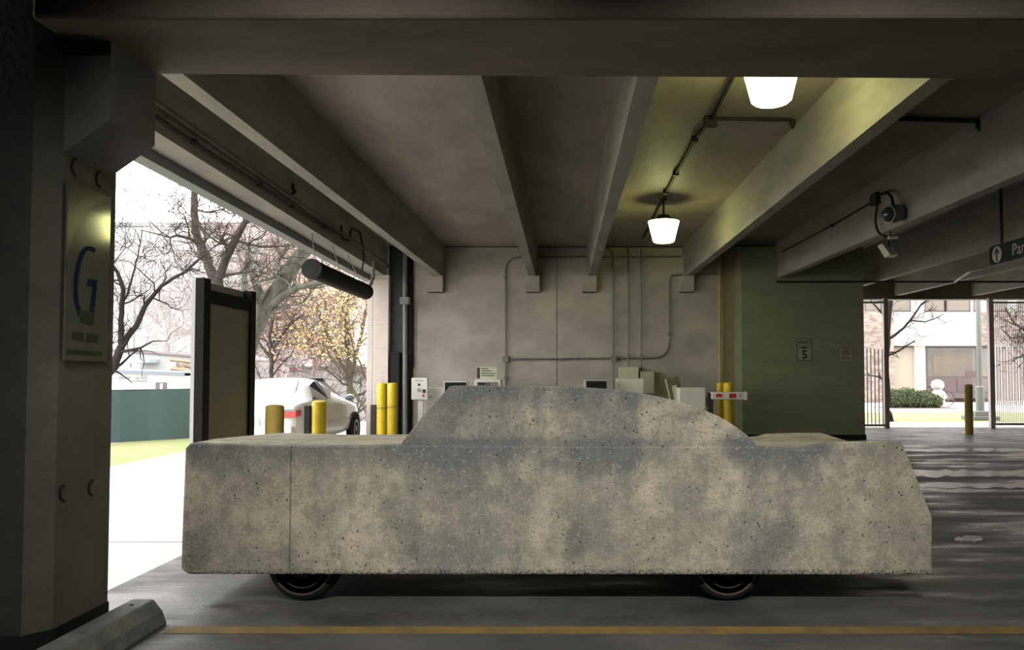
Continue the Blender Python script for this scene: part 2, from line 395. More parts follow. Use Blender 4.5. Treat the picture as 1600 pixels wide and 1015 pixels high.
# ------------------------------------------------------------------ overhead beams
def stem(name, X0, X1, Y0, Y1, zb, wb=.17, wt=.27, label='', X0b=None):
    bm = B()
    def sec(x, y): return [(x - wb / 2, y, zb), (x + wb / 2, y, zb), (x + wt / 2, y, ZS + .01), (x - wt / 2, y, ZS + .01)]
    sprism(bm, sec(X0, Y0), sec(X1, Y1))
    return tag(obj(name, bm, M['beam'], loc=(X0, Y0, zb)), label, 'beam', 'concrete ceiling beams')
stem('ceiling_beam', -3.03, -2.96, 4.62, YW, ZL, label='long pale concrete ceiling beam, leftmost, nearest the driveway opening')
stem('ceiling_beam', -.72, -.74, 4.62, YW, ZL, label='concrete ceiling beam descending left of the picture centre, left of the narrow bay')
stem('ceiling_beam', .66, .69, 4.62, YW, ZL, label='concrete ceiling beam just left of the bay with the bright lamps')
stem('ceiling_beam', 2.96, 3.0, 4.68, YW, ZL, label='concrete ceiling beam lit yellow green, right of the bright lamps')
stem('ceiling_beam', 5.12, 5.0, 4.7, YG, ZR, label='concrete ceiling beam carrying the round security camera')
stem('ceiling_beam', 7.6, 7.45, 4.7, YO, ZR, label='dim concrete ceiling beam just behind the hanging parking sign')
stem('ceiling_beam', 9.5, 9.38, 4.7, YO, ZR, label='short looking concrete ceiling beam above the left part of the gate opening')
stem('ceiling_beam', 11.6, 11.55, 4.7, YO, ZR, label='farthest right concrete ceiling beam above the barred gate')
# bearing blocks
for px0, px1, lb in ((668, 692, 'below the leftmost long beam'), (822, 843, 'below the beam left of centre'),
                     (910, 932, 'right of the tall wall joint'), (1062, 1084, 'below the yellow green lit beam')):
    a = PY(px0, 432, YW - .2); b = PY(px1, 456, YW - .2)
    bm = B(); box(bm, a.x, b.x, YW - .26, YW, b.z, ZL)
    box(bm, a.x, b.x + .0, YW - .2, YW, b.z - .0, b.z + .001)
    tag(obj('bearing_block', bm, M['wall'], loc=(a.x, YW, b.z), bevel=.01), 'small concrete bearing block on the back wall ' + lb, 'block', 'bearing blocks on the back wall')
# big girder in front
gz = 3.3
gf = PZ(800, 29, gz).y; gbl = PZ(230, 117, gz).y; gbr = PZ(1600, 125, gz).y
x_l, x_r = -2.705, 16.99
sl = (gbr - gbl) / (PZ(1600, 125, gz).x - PZ(230, 117, gz).x)
def yb(x): return gbl + sl * (x - PZ(230, 117, gz).x)
bm = B()
prism(bm, [(x_l, gf, gz), (x_r, gf, gz), (x_r, yb(x_r), gz), (x_l, yb(x_l), gz)], (0, 0, ZS - gz + .005))
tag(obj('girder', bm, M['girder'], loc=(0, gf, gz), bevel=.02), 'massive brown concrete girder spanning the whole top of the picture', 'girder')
bm = B(); box(bm, -3.29, 16.99, gf - .28, gf - .003, 3.62, ZS - .005)  # ledge added out of view to keep the girder's front face dark
tag(obj('girder_shade_ledge', bm, M['girder'], loc=(0, gf, 3.6)), 'added unseen concrete ledge to darken the near face of the massive girder', 'ledge')

# spandrel along the driveway opening
def spX(y): return -3.66 - .030 * y
nS, = (Vector((1, .030, 0)),)
bm = B()
def ssec(y): x = spX(y); return [(x, y, ZL - .01), (x - .33, y, ZL - .01), (x - .33, y, 5.0), (x, y, ZS - .005 if False else 4.53)]
sprism(bm, [(spX(4.6), 4.6, ZL - .01), (spX(4.6) - .33, 4.6, ZL - .01), (spX(4.6) - .33, 4.6, ZS - .006), (spX(4.6), 4.6, ZS - .006)],
       [(spX(19), 19, ZL - .01), (spX(19) - .33, 19, ZL - .01), (spX(19) - .33, 19, ZS - .006), (spX(19), 19, ZS - .006)])
sp = thing('spandrel_beam', 'long pale edge beam over the bright driveway opening', 'beam', (spX(5), 5, ZL))
obj('beam_body', bm, M['beam'], sp)
bm = B()
sprism(bm, [(spX(4.6) - .34, 4.6, ZL - .13), (spX(4.6) - .52, 4.6, ZL - .13), (spX(4.6) - .52, 4.6, 4.9), (spX(4.6) - .34, 4.6, 4.9)],
       [(spX(19) - .34, 19, ZL - .13), (spX(19) - .52, 19, ZL - .13), (spX(19) - .52, 19, 4.9), (spX(19) - .34, 19, 4.9)])
obj('outer_lip', bm, M['bline'], sp)
bm = B()
sprism(bm, [(spX(4.6) + .07, 4.6, ZL + .22), (spX(4.6) + .0, 4.6, ZL + .2), (spX(4.6), 4.6, ZL + .3), (spX(4.6) + .05, 4.6, ZL + .28)],
       [(spX(18.3) + .07, 18.3, ZL + .22), (spX(18.3), 18.3, ZL + .2), (spX(18.3), 18.3, ZL + .3), (spX(18.3) + .05, 18.3, ZL + .28)])
obj('ledge', bm, M['girder'], sp)

# ------------------------------------------------------------------ near pillar with corbel
pi = thing('concrete_pillar', 'dark square concrete pillar at the left edge carrying the girder', 'pillar', (-2.95, 4.2, 0))
bm = B()
prism(bm, [(-2.79, 4.0, .0), (-2.70, 4.11, .0), (-2.70, 4.60, .0), (-3.7, 4.60, .0), (-3.7, 4.0, .0)], (0, 0, ZS))
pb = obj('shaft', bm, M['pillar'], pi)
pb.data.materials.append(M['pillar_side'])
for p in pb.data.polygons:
    if p.normal.x > .5: p.material_index = 1  # side faces get a lighter tone than the shaded front
bm = B()
prism(bm, [(-2.787, 3.995, 0), (-2.694, 4.11, 0), (-2.694, 4.605, 0), (-3.7, 4.605, 0), (-3.7, 3.995, 0)], (0, 0, .15))
obj('base_band', bm, M['black'], pi)
bm = B()
xa = -2.455; Y0c, Y1c = 4.11, 4.575
ztop = gz + .004
z1 = PX(160, 182, xa).z; z2 = PX(170, 270, -2.70).z
prism(bm, [(-2.71, Y0c, ztop), (xa, Y0c, ztop), (xa, Y0c, z1), (-2.70, Y0c, z2), (-2.71, Y0c, z2)], (0, Y1c - Y0c, 0))
obj('corbel', bm, M['corbel'], pi, bevel=.008)
for (px, py) in ((119, 262), (157, 281), (101, 769), (145, 761)):
    c = PX(px, py, -2.70)
    bm = B(); 
    ring = [(c + Vector((.004, math.cos(a) * .045, math.sin(a) * .045))) for a in [math.pi * 1.0 + (i - 5) * math.pi / 11 for i in range(11)]]
    tube(bm, ring, .005, 5)
    obj('insert_ring', bm, M['black'], pi)

# G sign on the pillar side
SX = -2.695; yaw = R(1.6)
sg = thing('parking_sign', 'tall glossy sign with a large blue letter G on the dark pillar', 'sign', (SX, 4.14, 1.56))
sg.rotation_euler = (0, 0, 0)
u0 = PX(97, 420, SX).y; u1 = PX(168, 420, SX).y; zt = PX(97, 280, SX).z; zb = PX(97, 563, SX).z
uw = u1 - u0
def SP(u, v, t=.0):     # u 0..1 along the sign, v 0..1 up
    y = u0 + u * uw; return Vector((SX + .012 + t + (1 - u) * uw * math.tan(yaw), y, zb + v * (zt - zb)))
bm = B(); prism(bm, [SP(0, 0), SP(1, 0), SP(1, 1), SP(0, 1)], (-.010, 0, 0)); obj('sign_panel', bm, M['signface'], sg)
def spoly(name, uv, m, t=.0015):
    bm = B(); prism(bm, [SP(u, v, t) for u, v in uv], (-.001, 0, 0)); return obj(name, bm, m, sg)
def pix(px, py):        # a point of the artwork from where it shows on the sign face
    p = PX(px, py, SX + .01); return ((p.y - u0) / uw, (p.z - zb) / (zt - zb))
arc = [pix(x, y) for x, y in ((167, 312), (150, 318), (133, 330), (120, 348), (109, 372), (101, 402), (98, 430))]
spoly('header_field', [(0.005, .995), (.995, .995)] + arc, M['signhead'])
def band(pts, w):
    L_, R_ = [], []
    for i, (x, y) in enumerate(pts):
        a = pts[max(i - 1, 0)]; b = pts[min(i + 1, len(pts) - 1)]
        dx, dy = b[0] - a[0], b[1] - a[1]; l = math.hypot(dx, dy); nx, ny = -dy / l * w / 2, dx / l * w / 2
        L_.append((x + nx, y + ny)); R_.append((x - nx, y - ny))
    return [pix(*p) for p in L_ + R_[::-1]]
# the G is a single thick bent stroke
bm = B()
def strip(bm, pts, w):
    q = band(pts, w); n = len(pts)
    for i in range(n - 1):
        c = [q[i], q[i + 1], q[2 * n - 2 - i], q[2 * n - 1 - i]]
        prism(bm, [SP(u, v, .003) for u, v in c], (-.001, 0, 0))
strip(bm, [(146, 392), (140, 388), (132, 388), (125, 396), (119, 412), (115, 432), (114, 455), (116, 475), (122, 490), (128, 496)], 7)
strip(bm, [(134, 441), (149, 443)], 11); strip(bm, [(146, 446), (143, 470), (140, 492)], 7)
obj('letter_G', bm, M['signblue'], sg)
spoly('grey_emblem', [pix(*p) for p in ((119, 484), (145, 487), (144, 507), (124, 504))], M['signgrey'], .004)
for a in (((109, 518), (128, 519), (128, 533), (109, 530)), ((132, 520), (152, 522), (152, 536), (132, 533)), ((100, 545), (158, 549), (158, 556), (100, 553))):
    spoly('small_print', [pix(*p) for p in a], M['signgrey'])

# ------------------------------------------------------------------ wheel stop
bm = B()
ys, ye = 2.0, 4.66
prof = lambda y: [(-2.645, y, 0), (-2.37, y, 0), (-2.40, y, .08), (-2.455, y, .15), (-2.585, y, .15), (-2.63, y, .08)]
sprism(bm, prof(ys), prof(ye))
ws = thing('wheel_stop', 'concrete parking wheel stop lying on the floor beside the dark pillar', 'wheel stop', (-2.5, ys, 0))
obj('wheel_stop_body', bm, M['stopc'], ws, bevel=.012)
bm = B(); lathe(bm, [(.012, .145), (.012, .156), (.004, .158)], (-2.52, 4.53, 0), 10); obj('anchor_pin', bm, M['dark'], ws)

# yellow line on the floor
bm = B(); a = PZ(262, 985, 0); 
box(bm, a.x, 9, PZ(800, 990, 0).y, PZ(800, 979, 0).y, .0, .003)
tag(obj('floor_line', bm, M['line'], loc=(a.x, 4.5, 0)), 'worn yellow painted line across the near floor', 'painted line')

# wet patches on the floor towards the gate
M['water'] = mat('water_film', (.04, .04, .04), .24, spec=.5, bump=.5, bscale=9, stretch=(.3, 1, 1))
def puddle(pxl, pxr, pyt, pyb, label, seed, n=26):
    rn = random.Random(seed); up_, dn = [], []
    for i in range(n + 1):
        f = i / n; e = min(1, min(f, 1 - f) * 5) ** .5; px = pxl + (pxr - pxl) * f; m_ = (pyt + pyb) / 2; hh = (pyb - pyt) / 2 * e
        up_.append(PZ(px, m_ - hh * rn.uniform(.45, 1.1), .002)); dn.append(PZ(px, m_ + hh * rn.uniform(.45, 1.1), .002))
    bm = B(); prism(bm, up_ + dn[1:-1][::-1], (0, 0, .0015))
    c = (up_[0] + up_[-1]) / 2
    tag(obj('puddle', bm, M['water'], loc=(c.x, c.y, 0)), label, 'puddle', 'wet patches on the garage floor')
puddle(1360, 1700, 733, 746, 'long pale wet streak across the floor, broadest one beyond the sculpture nose', 1)
puddle(1400, 1690, 754, 763, 'narrow wet streak just nearer than the broad pale one', 2)
puddle(1490, 1536, 836, 848, 'small bright puddle right of the sculpture nose', 3, 12)
puddle(1380, 1640, 700, 706, 'thin wet streak nearest the gate opening', 4)

# ------------------------------------------------------------------ the concrete car
YN, YF = 5.0, 6.55
car = thing('concrete_car_sculpture', 'full size weathered concrete sculpture of a car filling the foreground', 'sculpture', (0, 5.7, 0))
def N_(px, py, Y=YN): return PY(px, py, Y)
low = [(293, 897), (282, 888), (285, 800), (289, 700), (297, 692), (450, 696), (620, 695), (900, 697), (1187, 697),
       (1230, 700), (1252, 700), (1275, 695), (1292, 690), (1350, 688), (1409, 688), (1432, 744), (1457, 808), (1457, 898)]
A = [N_(*p) for p in low]
def far(p):
    q = Vector((p.x, YF, p.z))
    if p.z > .9: q.z = p.z - (.052 if p.x < 1.2 else .055 if p.x < 1.6 else .068)
    return q
Bf = [far(p) for p in A]
# the raised fender exists on the near side only: an intermediate section 0.3 m in
def mid(p):
    q = Vector((p.x, YN + .34, p.z))
    if p.x > 1.7 and p.z > .9: q.z = .965
    return q
bm = B()
secs = [A, [mid(p) for p in A], Bf]
rings = [[bm.verts.new(v) for v in s] for s in secs]; n = len(A)
bm.faces.new(rings[0]); bm.faces.new(list(reversed(rings[-1])))
for r0, r1 in zip(rings, rings[1:]):
    for i in range(n): bm.faces.new((r0[i], r1[i], r1[(i + 1) % n], r0[(i + 1) % n]))
bd = obj('body', bm, M['cast'], car, bevel=.012)
cab = [(620, 696), (660, 650), (703, 603), (712, 602), (800, 602.5), (880, 603), (950, 607), (1008, 615), (1055, 625), (1095, 638), (1125, 651), (1150, 666), (1168, 680), (1189, 696)]
C1 = [N_(px, py, YN + .008) for px, py in cab]
C1[0].z -= .02; C1[-1].z -= .02
def cfar(p): return Vector((p.x * .96 + (.0), YF - .12, p.z - (.075 if p.z > 1.1 else .06)))
bm = B(); sprism(bm, C1, [cfar(p) for p in C1]); obj('cabin', bm, M['cast'], car, bevel=.008)
def wheel(px, y0, side):
    c = N_(px, 900, y0); r = .238; c.z = r
    s = 1 if side == 'near' else -1
    bm = B(); lathe(bm, [(r * .55, 0), (r * .86, 0), (r * .97, .02 * s), (r, .05 * s), (r, .16 * s), (r * .95, .2 * s), (r * .6, .2 * s)], (c.x, y0, r), 40, 'Y')
    t = obj('tyre', bm, M['rubber'], car, smooth=True)
    bm = B(); lathe(bm, [(r * .77, .0), (r * .785, -.008 * s), (r * .815, -.008 * s), (r * .83, .0), (r * .82, .01 * s)], (c.x, y0, r), 40, 'Y'); obj('white_wall_ring', bm, M['ringsteel'], t, smooth=True)
    bm = B(); lathe(bm, [(.02, .0), (r * .15, -.012 * s), (r * .3, -.006 * s), (r * .4, .01 * s), (r * .55, .012 * s), (r * .62, -.006 * s), (r * .66, .004 * s)], (c.x, y0, r), 32, 'Y'); obj('wheel_rim', bm, M['hub'], t, smooth=True)
for px in (472, 1137):
    wheel(px, YN + .10, 'near')
for px in (472, 1137):
    c = N_(px, 900, YN + .1)
    bm = B(); r = .238; lathe(bm, [(r * .3, 0), (r * .86, 0), (r * .97, -.02), (r, -.05), (r, -.16), (r * .95, -.2), (r * .3, -.2)], (c.x, YF - .1, r), 32, 'Y'); obj('tyre', bm, M['rubber'], car, smooth=True)
    bm = B(); tube(bm, [(c.x, YN + .2, r * .95), (c.x, YF - .2, r * .95)], .03, 10); obj('axle', bm, M['dark'], car)

# ------------------------------------------------------------------ lamps
def lamp(px, Y, zbot, label):
    x = PY(px, 360, Y).x if px > 0 else px
    t = thing('ceiling_lamp', label, 'ceiling lamp', (x, Y, ZS), 'glowing prismatic ceiling lamps')
    zt_ = zbot + .36
    bm = B(); lathe(bm, [(.185, zbot + .02), (.16, zbot), (.01, zbot - .012)][::-1] + [(.205, zbot + .10), (.27, zt_)], (x, Y, 0), 28)
    obj('lamp_lens', bm, M['lens'], t, smooth=True)
    bm = B(); lathe(bm, [(.285, zt_), (.285, zt_ + .02), (.15, zt_ + .045), (.10, min(zt_ + .11, ZS - .02))], (x, Y, 0), 24); obj('housing', bm, M['dark'], t, smooth=True)
    bm = B(); lathe(bm, [(.02, zt_ + .04), (.02, ZS - .02), (.06, ZS - .02), (.06, ZS)], (x, Y, 0), 12); obj('stem', bm, M['dark'], t)
    # the lamp's own upward spill from the clear collar of the lens
    return t
lamp(1207, 7.1, 4.03, 'bright ceiling lamp partly hidden by the girder, the nearer one')
lamp(1037, 13.3, 3.78, 'bright ceiling lamp hanging on a stem, the farther one')
for bx_, by_ in ADDED_LAMPS:  # housings for the unseen lamps added to light the car
    t = thing('added_lamp', 'added unseen lamp housing above the photographer, %s one' % ('left' if bx_ < 0 else 'right'), 'ceiling lamp', (bx_, by_, ZS), 'added lamps over the near bay')
    bm = B(); box(bm, bx_ - .62, bx_ + .62, by_ - .16, by_ + .16, 4.36, 4.42); obj('lamp_tray', bm, M['white'], t)
    bm = B(); tube(bm, [(bx_ - .4, by_, 4.42), (bx_ - .4, by_, ZS)], .012); obj('hanger', bm, M['dark'], t); bm = B(); tube(bm, [(bx_ + .4, by_, 4.42), (bx_ + .4, by_, ZS)], .012); obj('hanger', bm, M['dark'], t)

# ------------------------------------------------------------------ conduits
def run(name, pts, r, m, label, clips=(), boxes=(), n=8, rad=.18, cat='conduit', group=None):
    pts = [Vector(p) for p in pts]
    t = thing(name, label, cat, tuple(pts[0]), group)
    bm = B(); tube(bm, rounded(pts, rad), r, n); obj('pipe_run', bm, m, t, smooth=True)
    for c in clips:
        c = Vector(c); bm = B(); box(bm, c.x - r * 1.9, c.x + r * 1.9, c.y - r * 1.9, c.y + r * 1.9, c.z - r * 1.5, c.z + r * 1.5); obj('pipe_clip', bm, m, t)
    for c, s in boxes:
        c = Vector(c); bm = B(); box(bm, c.x - s, c.x + s, c.y - s * .6, c.y + s * .6, c.z - s * 1.1, c.z + s * 1.1); obj('junction_box', bm, M['galv'] if m is M['galv'] else m, t, bevel=.005)
    return t
wy = YW - .055
def WP(px, py, d=0): return PY(px, py, wy - d)
G_ = M['galv']; D_ = M['conduit_dark']
run('electrical_conduit', [WP(688, 384), WP(1075, 384)], .035, D_, 'dark conduit running level along the top of the back wall')
run('electrical_conduit', [WP(790, 615), WP(790, 402), WP(1064, 401)], .019, G_, 'grey conduit rising from the small box then turning right along the back wall',
    clips=[WP(790, 433), WP(790, 590)], boxes=[(WP(790, 561), .07)], rad=.35)
run('electrical_conduit', [WP(797, 561, .02), WP(1046, 559, .02), WP(1046, 430, .02), WP(1066, 429, .02)], .022, G_, 'grey conduit running level at mid wall then curving up to a beam',
    clips=[WP(877, 561, .02), WP(1046, 522, .02)], rad=.42)
run('electrical_conduit', [WP(958, 615, .05), WP(958, 388, .05), WP(930, 387, .05)], .020, G_, 'grey vertical conduit through the right hand wall box, left of the close pair',
    clips=[WP(958, 418, .05)], boxes=[(WP(959, 560, .05), .07)], rad=.2)
run('electrical_conduit', [WP(982, 585, .06), WP(982, 384, .06)], .017, G_, 'thin vertical conduit ending above the cream box, left one of the close pair', clips=[WP(982, 408, .06), WP(982, 555, .06)])
run('electrical_conduit', [WP(1002, 590, .06), WP(1002, 384, .06)], .017, G_, 'thin vertical conduit ending above the cream box, right one of the close pair', clips=[WP(1002, 408, .06), WP(1002, 555, .06)])
run('drain_pipe', [(PY(1124, 600, YW - .2).x, YW - .2, 0), PY(1124, 398, YW - .2)], .035, mat('yellowed_pipe', (.46, .38, .17), .6, (.35, .29, .14), 4), 'yellowed vertical pipe at the right end of the grey back wall', cat='pipe')
run('electrical_conduit', [PY(1090, 428, YW - .1), PY(1142, 429, YW - .1)], .012, G_, 'short level conduit beside the yellowed pipe')
run('electrical_conduit', [PY(1148, 384, YG - .05), PY(1209, 383, YG - .05)], .02, D_, 'short dark conduit high on the green wall')
# left corner
cs = thing('steel_column', 'dark column with pipes at the left end of the grey back wall', 'column', (-3.9, 18.2, 0))
bm = B(); box(bm, PY(607, 500, 18.2).x, PY(630, 500, 18.2).x, 18.2, 18.6, 0, ZS); obj('column_shaft', bm, M['dark'], cs)
bm = B(); box(bm, PY(630, 500, 18.35).x, -3.6, 18.35, 18.7, 0, ZS); obj('corner_strip', bm, M['darkpanel'], cs)
bm = B(); box(bm, PY(610, 500, 18.0).x, PY(624, 500, 18.0).x, 18.02, 18.2, 0, PY(610, 550, 18.0).z); obj('cabinet_door', bm, M['black'], cs)
run('drain_pipe', [(PY(633, 690, 17.95).x, 17.95, 0), PY(633, 398, 17.95)], .055, mat('grey_pipe', (.16, .165, .16), .5, (.11, .11, .11), 4), 'thick grey pipe in the left corner beside the dark column', cat='pipe',
    clips=[PY(633, 470, 17.95)], rad=.1)
run('electrical_conduit', [WP(642, 435), WP(642, 572), WP(646, 574), WP(647, 480)], .012, D_, 'thin conduit with a loop at the left edge of the back wall', clips=[WP(642, 550), WP(642, 581)])
# ceiling conduit with lamp feeds
zc = ZS - .04
def CP(px, py): return PZ(px, py, zc)
run('electrical_conduit', [CP(1150, 112), CP(1110, 187), CP(1085, 218), CP(1056, 271), CP(1034, 313), CP(1005, 372)], .022, D_, 'dark ceiling conduit feeding the two bright lamps',
    clips=[CP(1085, 218), CP(1056, 271), CP(1040, 300)], boxes=[(CP(1110, 187), .075)], rad=.05)
p = CP(1238, 187)
run('electrical_conduit', [CP(1112, 185), p, (p.x, p.y, zc - .1)], .024, D_, 'dark crosswise ceiling conduit ending at the yellow green lit beam', boxes=[((p.x, p.y, zc - .03), .035)], rad=.04)
p = CP(1532, 189); q = CP(1405, 185)
run('electrical_conduit', [q, p, (p.x, p.y, zc - .12)], .03, D_, 'dark crosswise ceiling conduit at the upper right', boxes=[((p.x, p.y, zc - .03), .05)], rad=.04)
# along spandrel
def SPP(px, py, off=.03): return hit(px, py, nS, -3.66 + off)
run('electrical_conduit', [SPP(225, 168), SPP(303, 222), SPP(406, 288), SPP(456, 322), SPP(506, 354), SPP(532, 366)], .016, D_, 'conduit clipped along the edge beam over the driveway',
    clips=[SPP(303, 221), SPP(406, 288), SPP(456, 322), SPP(506, 354)], rad=.05)
run('loose_cable', [SPP(533, 352), SPP(535, 372), SPP(545, 376), SPP(549, 356), SPP(562, 362), SPP(566, 380, .05), SPP(569, 400, .05), SPP(565, 425, -.1)], .018, M['black'], 'black cable looping down near the hanging bar', rad=.08, cat='cable')
run('electrical_conduit', [PX(1222, 393, 4.85), PX(1300, 352, 4.88), PX(1368, 312, 4.90)], .016, D_, 'thin conduit running along the beam to the security camera', clips=[PX(1300, 352, 4.88)])
for (px, py, lb) in ((507, 185, 'small dark hook under the slab left of the centre beam'), (458, 294, 'small dark bracket on the edge beam'), (941, 185, 'small dark hook beside the beam left of the lamps')):
    c = PX(px, py, -2.93 + .0) if px == 507 else SPP(px, py) if px == 458 else PX(px, py, .5)
    bm = B(); tube(bm, [c + Vector((0, 0, .07)), c, c + Vector((.03, 0, -.05)), c + Vector((-.02, .02, -.08))], .022, 6)
    tag(obj('ceiling_hook', bm, M['black'], loc=tuple(c)), lb, 'hook')

# long sprinkler line on the right
run('sprinkler_pipe', [PY(1214, 440, YG - .1), (16.9, YG - .1, PY(1214, 440, YG - .1).z)], .022, D_, 'thin dark level pipe crossing above the gate opening', cat='pipe', rad=.1)
run('sprinkler_pipe', [PZ(1490, 441, 3.58), PZ(1515, 424, 3.6), PZ(1551, 415, 3.62), PZ(1640, 396, 3.62)], .03, G_, 'pale slanting pipe behind the hanging parking sign', cat='pipe', rad=.1)

# ------------------------------------------------------------------ clearance bar
a = PY(487, 420, 12.4); b = PY(572, 456, 15.2)
cb = thing('clearance_bar', 'dark round clearance bar hanging in the driveway opening', 'clearance bar', tuple(a))
d = (b - a).normalized()
bm = B(); tube(bm, [a, a + d * .02, a + d * .03, b - d * .03, b], [.155, .165, .155, .155, .15], 24); obj('bar_tube', bm, M['darkpanel'], cb, smooth=True)
bm = B(); tube(bm, [a - d * .01, a + d * .05], .168, 24); obj('end_cap', bm, M['black'], cb, smooth=True)
for f_ in (.06, .5, .9):
    p = a.lerp(b, f_)
    bm = B(); tube(bm, [p + Vector((0, 0, .1)), Vector((spX(p.y) - .1, p.y, ZL))], .008, 5); obj('chain', bm, M['galv'], cb)
bm = B(); tube(bm, [b + Vector((0, .1, .0)), b + Vector((.02, .5, .35)), (b.x, b.y + .6, ZL)], .03, 8); obj('bracket', bm, M['galv'], cb)

# ------------------------------------------------------------------ freestanding sign panel
X1 = -4.24
p0 = PX(316, 434, X1); p1 = PX(393, 457, X1)
sgn = thing('sign_board', 'tall dark framed sign board seen from behind at the driveway', 'sign board', (X1, p0.y, 0))
zt0 = p0.z; 
bm = B(); box(bm, X1 - .06, X1 + .04, p0.y - .03, p0.y + .14, 0, zt0); obj('post', bm, M['darkpanel'], sgn)
bm = B(); box(bm, X1 - .06, X1 + .04, p1.y - .1, p1.y + .06, 0, zt0 - .01); obj('post', bm, M['darkpanel'], sgn)
h1 = PX(345, 455, X1).z
bm = B(); box(bm, X1 - .05, X1 + .03, p0.y + .1, p1.y - .06, h1 - .18, h1 - .02); obj('top_rail', bm, M['darkpanel'], sgn)
bm = B(); box(bm, X1 - .03, X1 + .01, p0.y + .1, p1.y - .06, .25, h1 - .15); obj('back_panel', bm, M['panelback'], sgn)
bm = B(); box(bm, X1 - .105, X1 - .062, p0.y - .03, p1.y + .06, .1, zt0 - .02); obj('front_face', bm, M['bwhite'], sgn)

# ------------------------------------------------------------------ bollards
def bollard(px, pytop, Y, w, h, label, m='yellow', seam=None, plate=False):
    top = PY(px, pytop, Y)
    h = top.z; r = w / 2
    t = thing('bollard', label, 'bollard', (top.x, Y, 0), 'yellow safety bollards')
    bm = B(); lathe(bm, [(r, 0), (r, h - .04), (r * .93, h - .015), (r * .6, h), (.01, h + .004)], (top.x, Y, 0), 24); obj('post', bm, M[m], t, smooth=True)
    if seam:
        z = PY(px, seam, Y).z
        bm = B(); lathe(bm, [(r + .004, z - .012), (r + .004, z + .012)], (top.x, Y, 0), 24); obj('seam_band', bm, M['oldyellow'], t, smooth=True)
    if plate:
        bm = B(); box(bm, top.x - r - .10, top.x - r + .005, Y - .06, Y + .06, 0, PY(px, 632, Y).z); obj('guard_plate', bm, M['dark'], t)
    return t
bollard(429.5, 632, 9.8, .23, 1.1, 'weathered mustard yellow bollard beside the driveway sign board', 'oldyellow')
t = bollard(498.5, 626, 11.2, .205, 1.1, 'yellow bollard in front of the white car, right of the weathered one')
bm = B(); x = PY(483, 640, 11.2).x; box(bm, x - .045, x + .035, 11.12, 11.2, 0, PY(483, 633, 11.2).z); obj('guard_plate', bm, M['dark'], t)
bollard(597, 598, 14.6, .20, 1.3, 'bright yellow bollard by the tiled pillar, left of a touching pair', seam=637, plate=True)
bollard(613, 598, 15.6, .20, 1.3, 'bright yellow bollard by the tiled pillar, right of a touching pair', seam=635)
bollard(1125, 597, 16.6, .15, 1.3, 'slimmer yellow bollard behind the barrier arm, left of a pair')
bollard(1137.5, 597, 16.0, .20, 1.3, 'thicker yellow bollard behind the barrier arm, right of a pair')
bollard(1513, 600, 18.9, .19, 1.2, 'lone dull yellow bollard standing in the gate opening', 'oldyellow')

# ------------------------------------------------------------------ tiled pillar
yt = 18.0
xa_, xb_ = PY(574, 500, yt).x, PY(607, 500, yt).x
tp = thing('tiled_pillar', 'pinkish tiled pillar at the far end of the driveway opening', 'pillar', (xa_, yt, 0))
bm = B(); box(bm, xa_ - .0, xb_, yt, yt + .9, 0, ZL); obj('pillar_core', bm, M['joint'], tp)
xs = [xa_ - .004, PY(583, 500, yt).x - .006, PY(584.5, 500, yt).x + .006, xb_]
zz = [0.0]
for py in (655, 618, 582, 545, 508, 471, 434): zz.append(PY(590, py, yt).z)
bm = B()
for z0, z1_ in zip(zz, zz[1:]):
    if z1_ > ZL - .01: z1_ = ZL - .012
    box(bm, xs[0], xs[1], yt - .02, yt, z0 + .01, z1_ - .01); box(bm, xs[2], xs[3], yt - .02, yt, z0 + .01, z1_ - .01)
obj('stone_tiles', bm, M['tile'], tp)

# ------------------------------------------------------------------ equipment on the island by the back wall
def rbox(name, m, px0, py0, px1, py1, Y, dep, parent, bevel=.01, zbase=None):
    a = PY(px0, py0, Y); b = PY(px1, py1, Y)
    bm = B(); box(bm, a.x, b.x, Y, Y + dep, b.z if zbase is None else zbase, a.z); return obj(name, bm, m, parent, bevel=bevel)
Yk = 16.0
t = thing('help_station', 'white control box on a white pole at the left end of the back wall', 'control box', tuple(PY(655, 640, Yk).xy) + (0,))
rbox('box_body', M['white'], 643, 590, 668, 624, Yk, .16, t)
rbox('pole', M['white'], 653, 624, 661, 690, Yk + .05, .09, t, zbase=0)
def disc(name, m, px, py, r, Y, parent):
    c = PY(px, py, Y); bm = B(); lathe(bm, [(r, 0), (r, -.01), (r * .8, -.016)], (c.x, Y, c.z), 20, 'Y'); return obj(name, bm, m, parent)
disc('round_button', M['bwhite'], 654.5, 609, .04, Yk - .001, t); disc('red_button', M['red'], 661.5, 617.7, .025, Yk - .001, t)
rbox('card_slot', M['dark'], 660, 608, 665, 613.5, Yk - .008, .01, t, 0); rbox('small_emblem', M['conduit_dark'], 653, 599, 656.5, 602.5, Yk - .006, .008, t, 0)
rbox('small_print', M['galv'], 648, 594, 661, 595, Yk - .004, .006, t, 0)
t = thing('beige_cabinet', 'low pale cabinet with a dark keyhole beside the white control box', 'cabinet', (PY(680, 640, 16.4).x, 16.4, 0))
rbox('cabinet_body', M['beige'], 662, 605.5, 694, 690, 16.4, .5, t, zbase=0); disc('lock', M['black'], 672.5, 619.5, .013, 16.399, t)
t = thing('ticket_machine', 'white machine with a black screen opening left of the cabin roof', 'ticket machine', (PY(711, 640, 16.2).x, 16.2, 0))
rbox('machine_body', M['white'], 694, 595.5, 728.5, 690, 16.2, .45, t, zbase=0)
rbox('screen_opening', M['black'], 695, 597, 728, 615, 16.19, .012, t, 0)
t = thing('pay_station', 'white machine just above the cabin roof with a notice on top', 'pay machine', (PY(761, 640, 16.2).x, 16.2, 0))
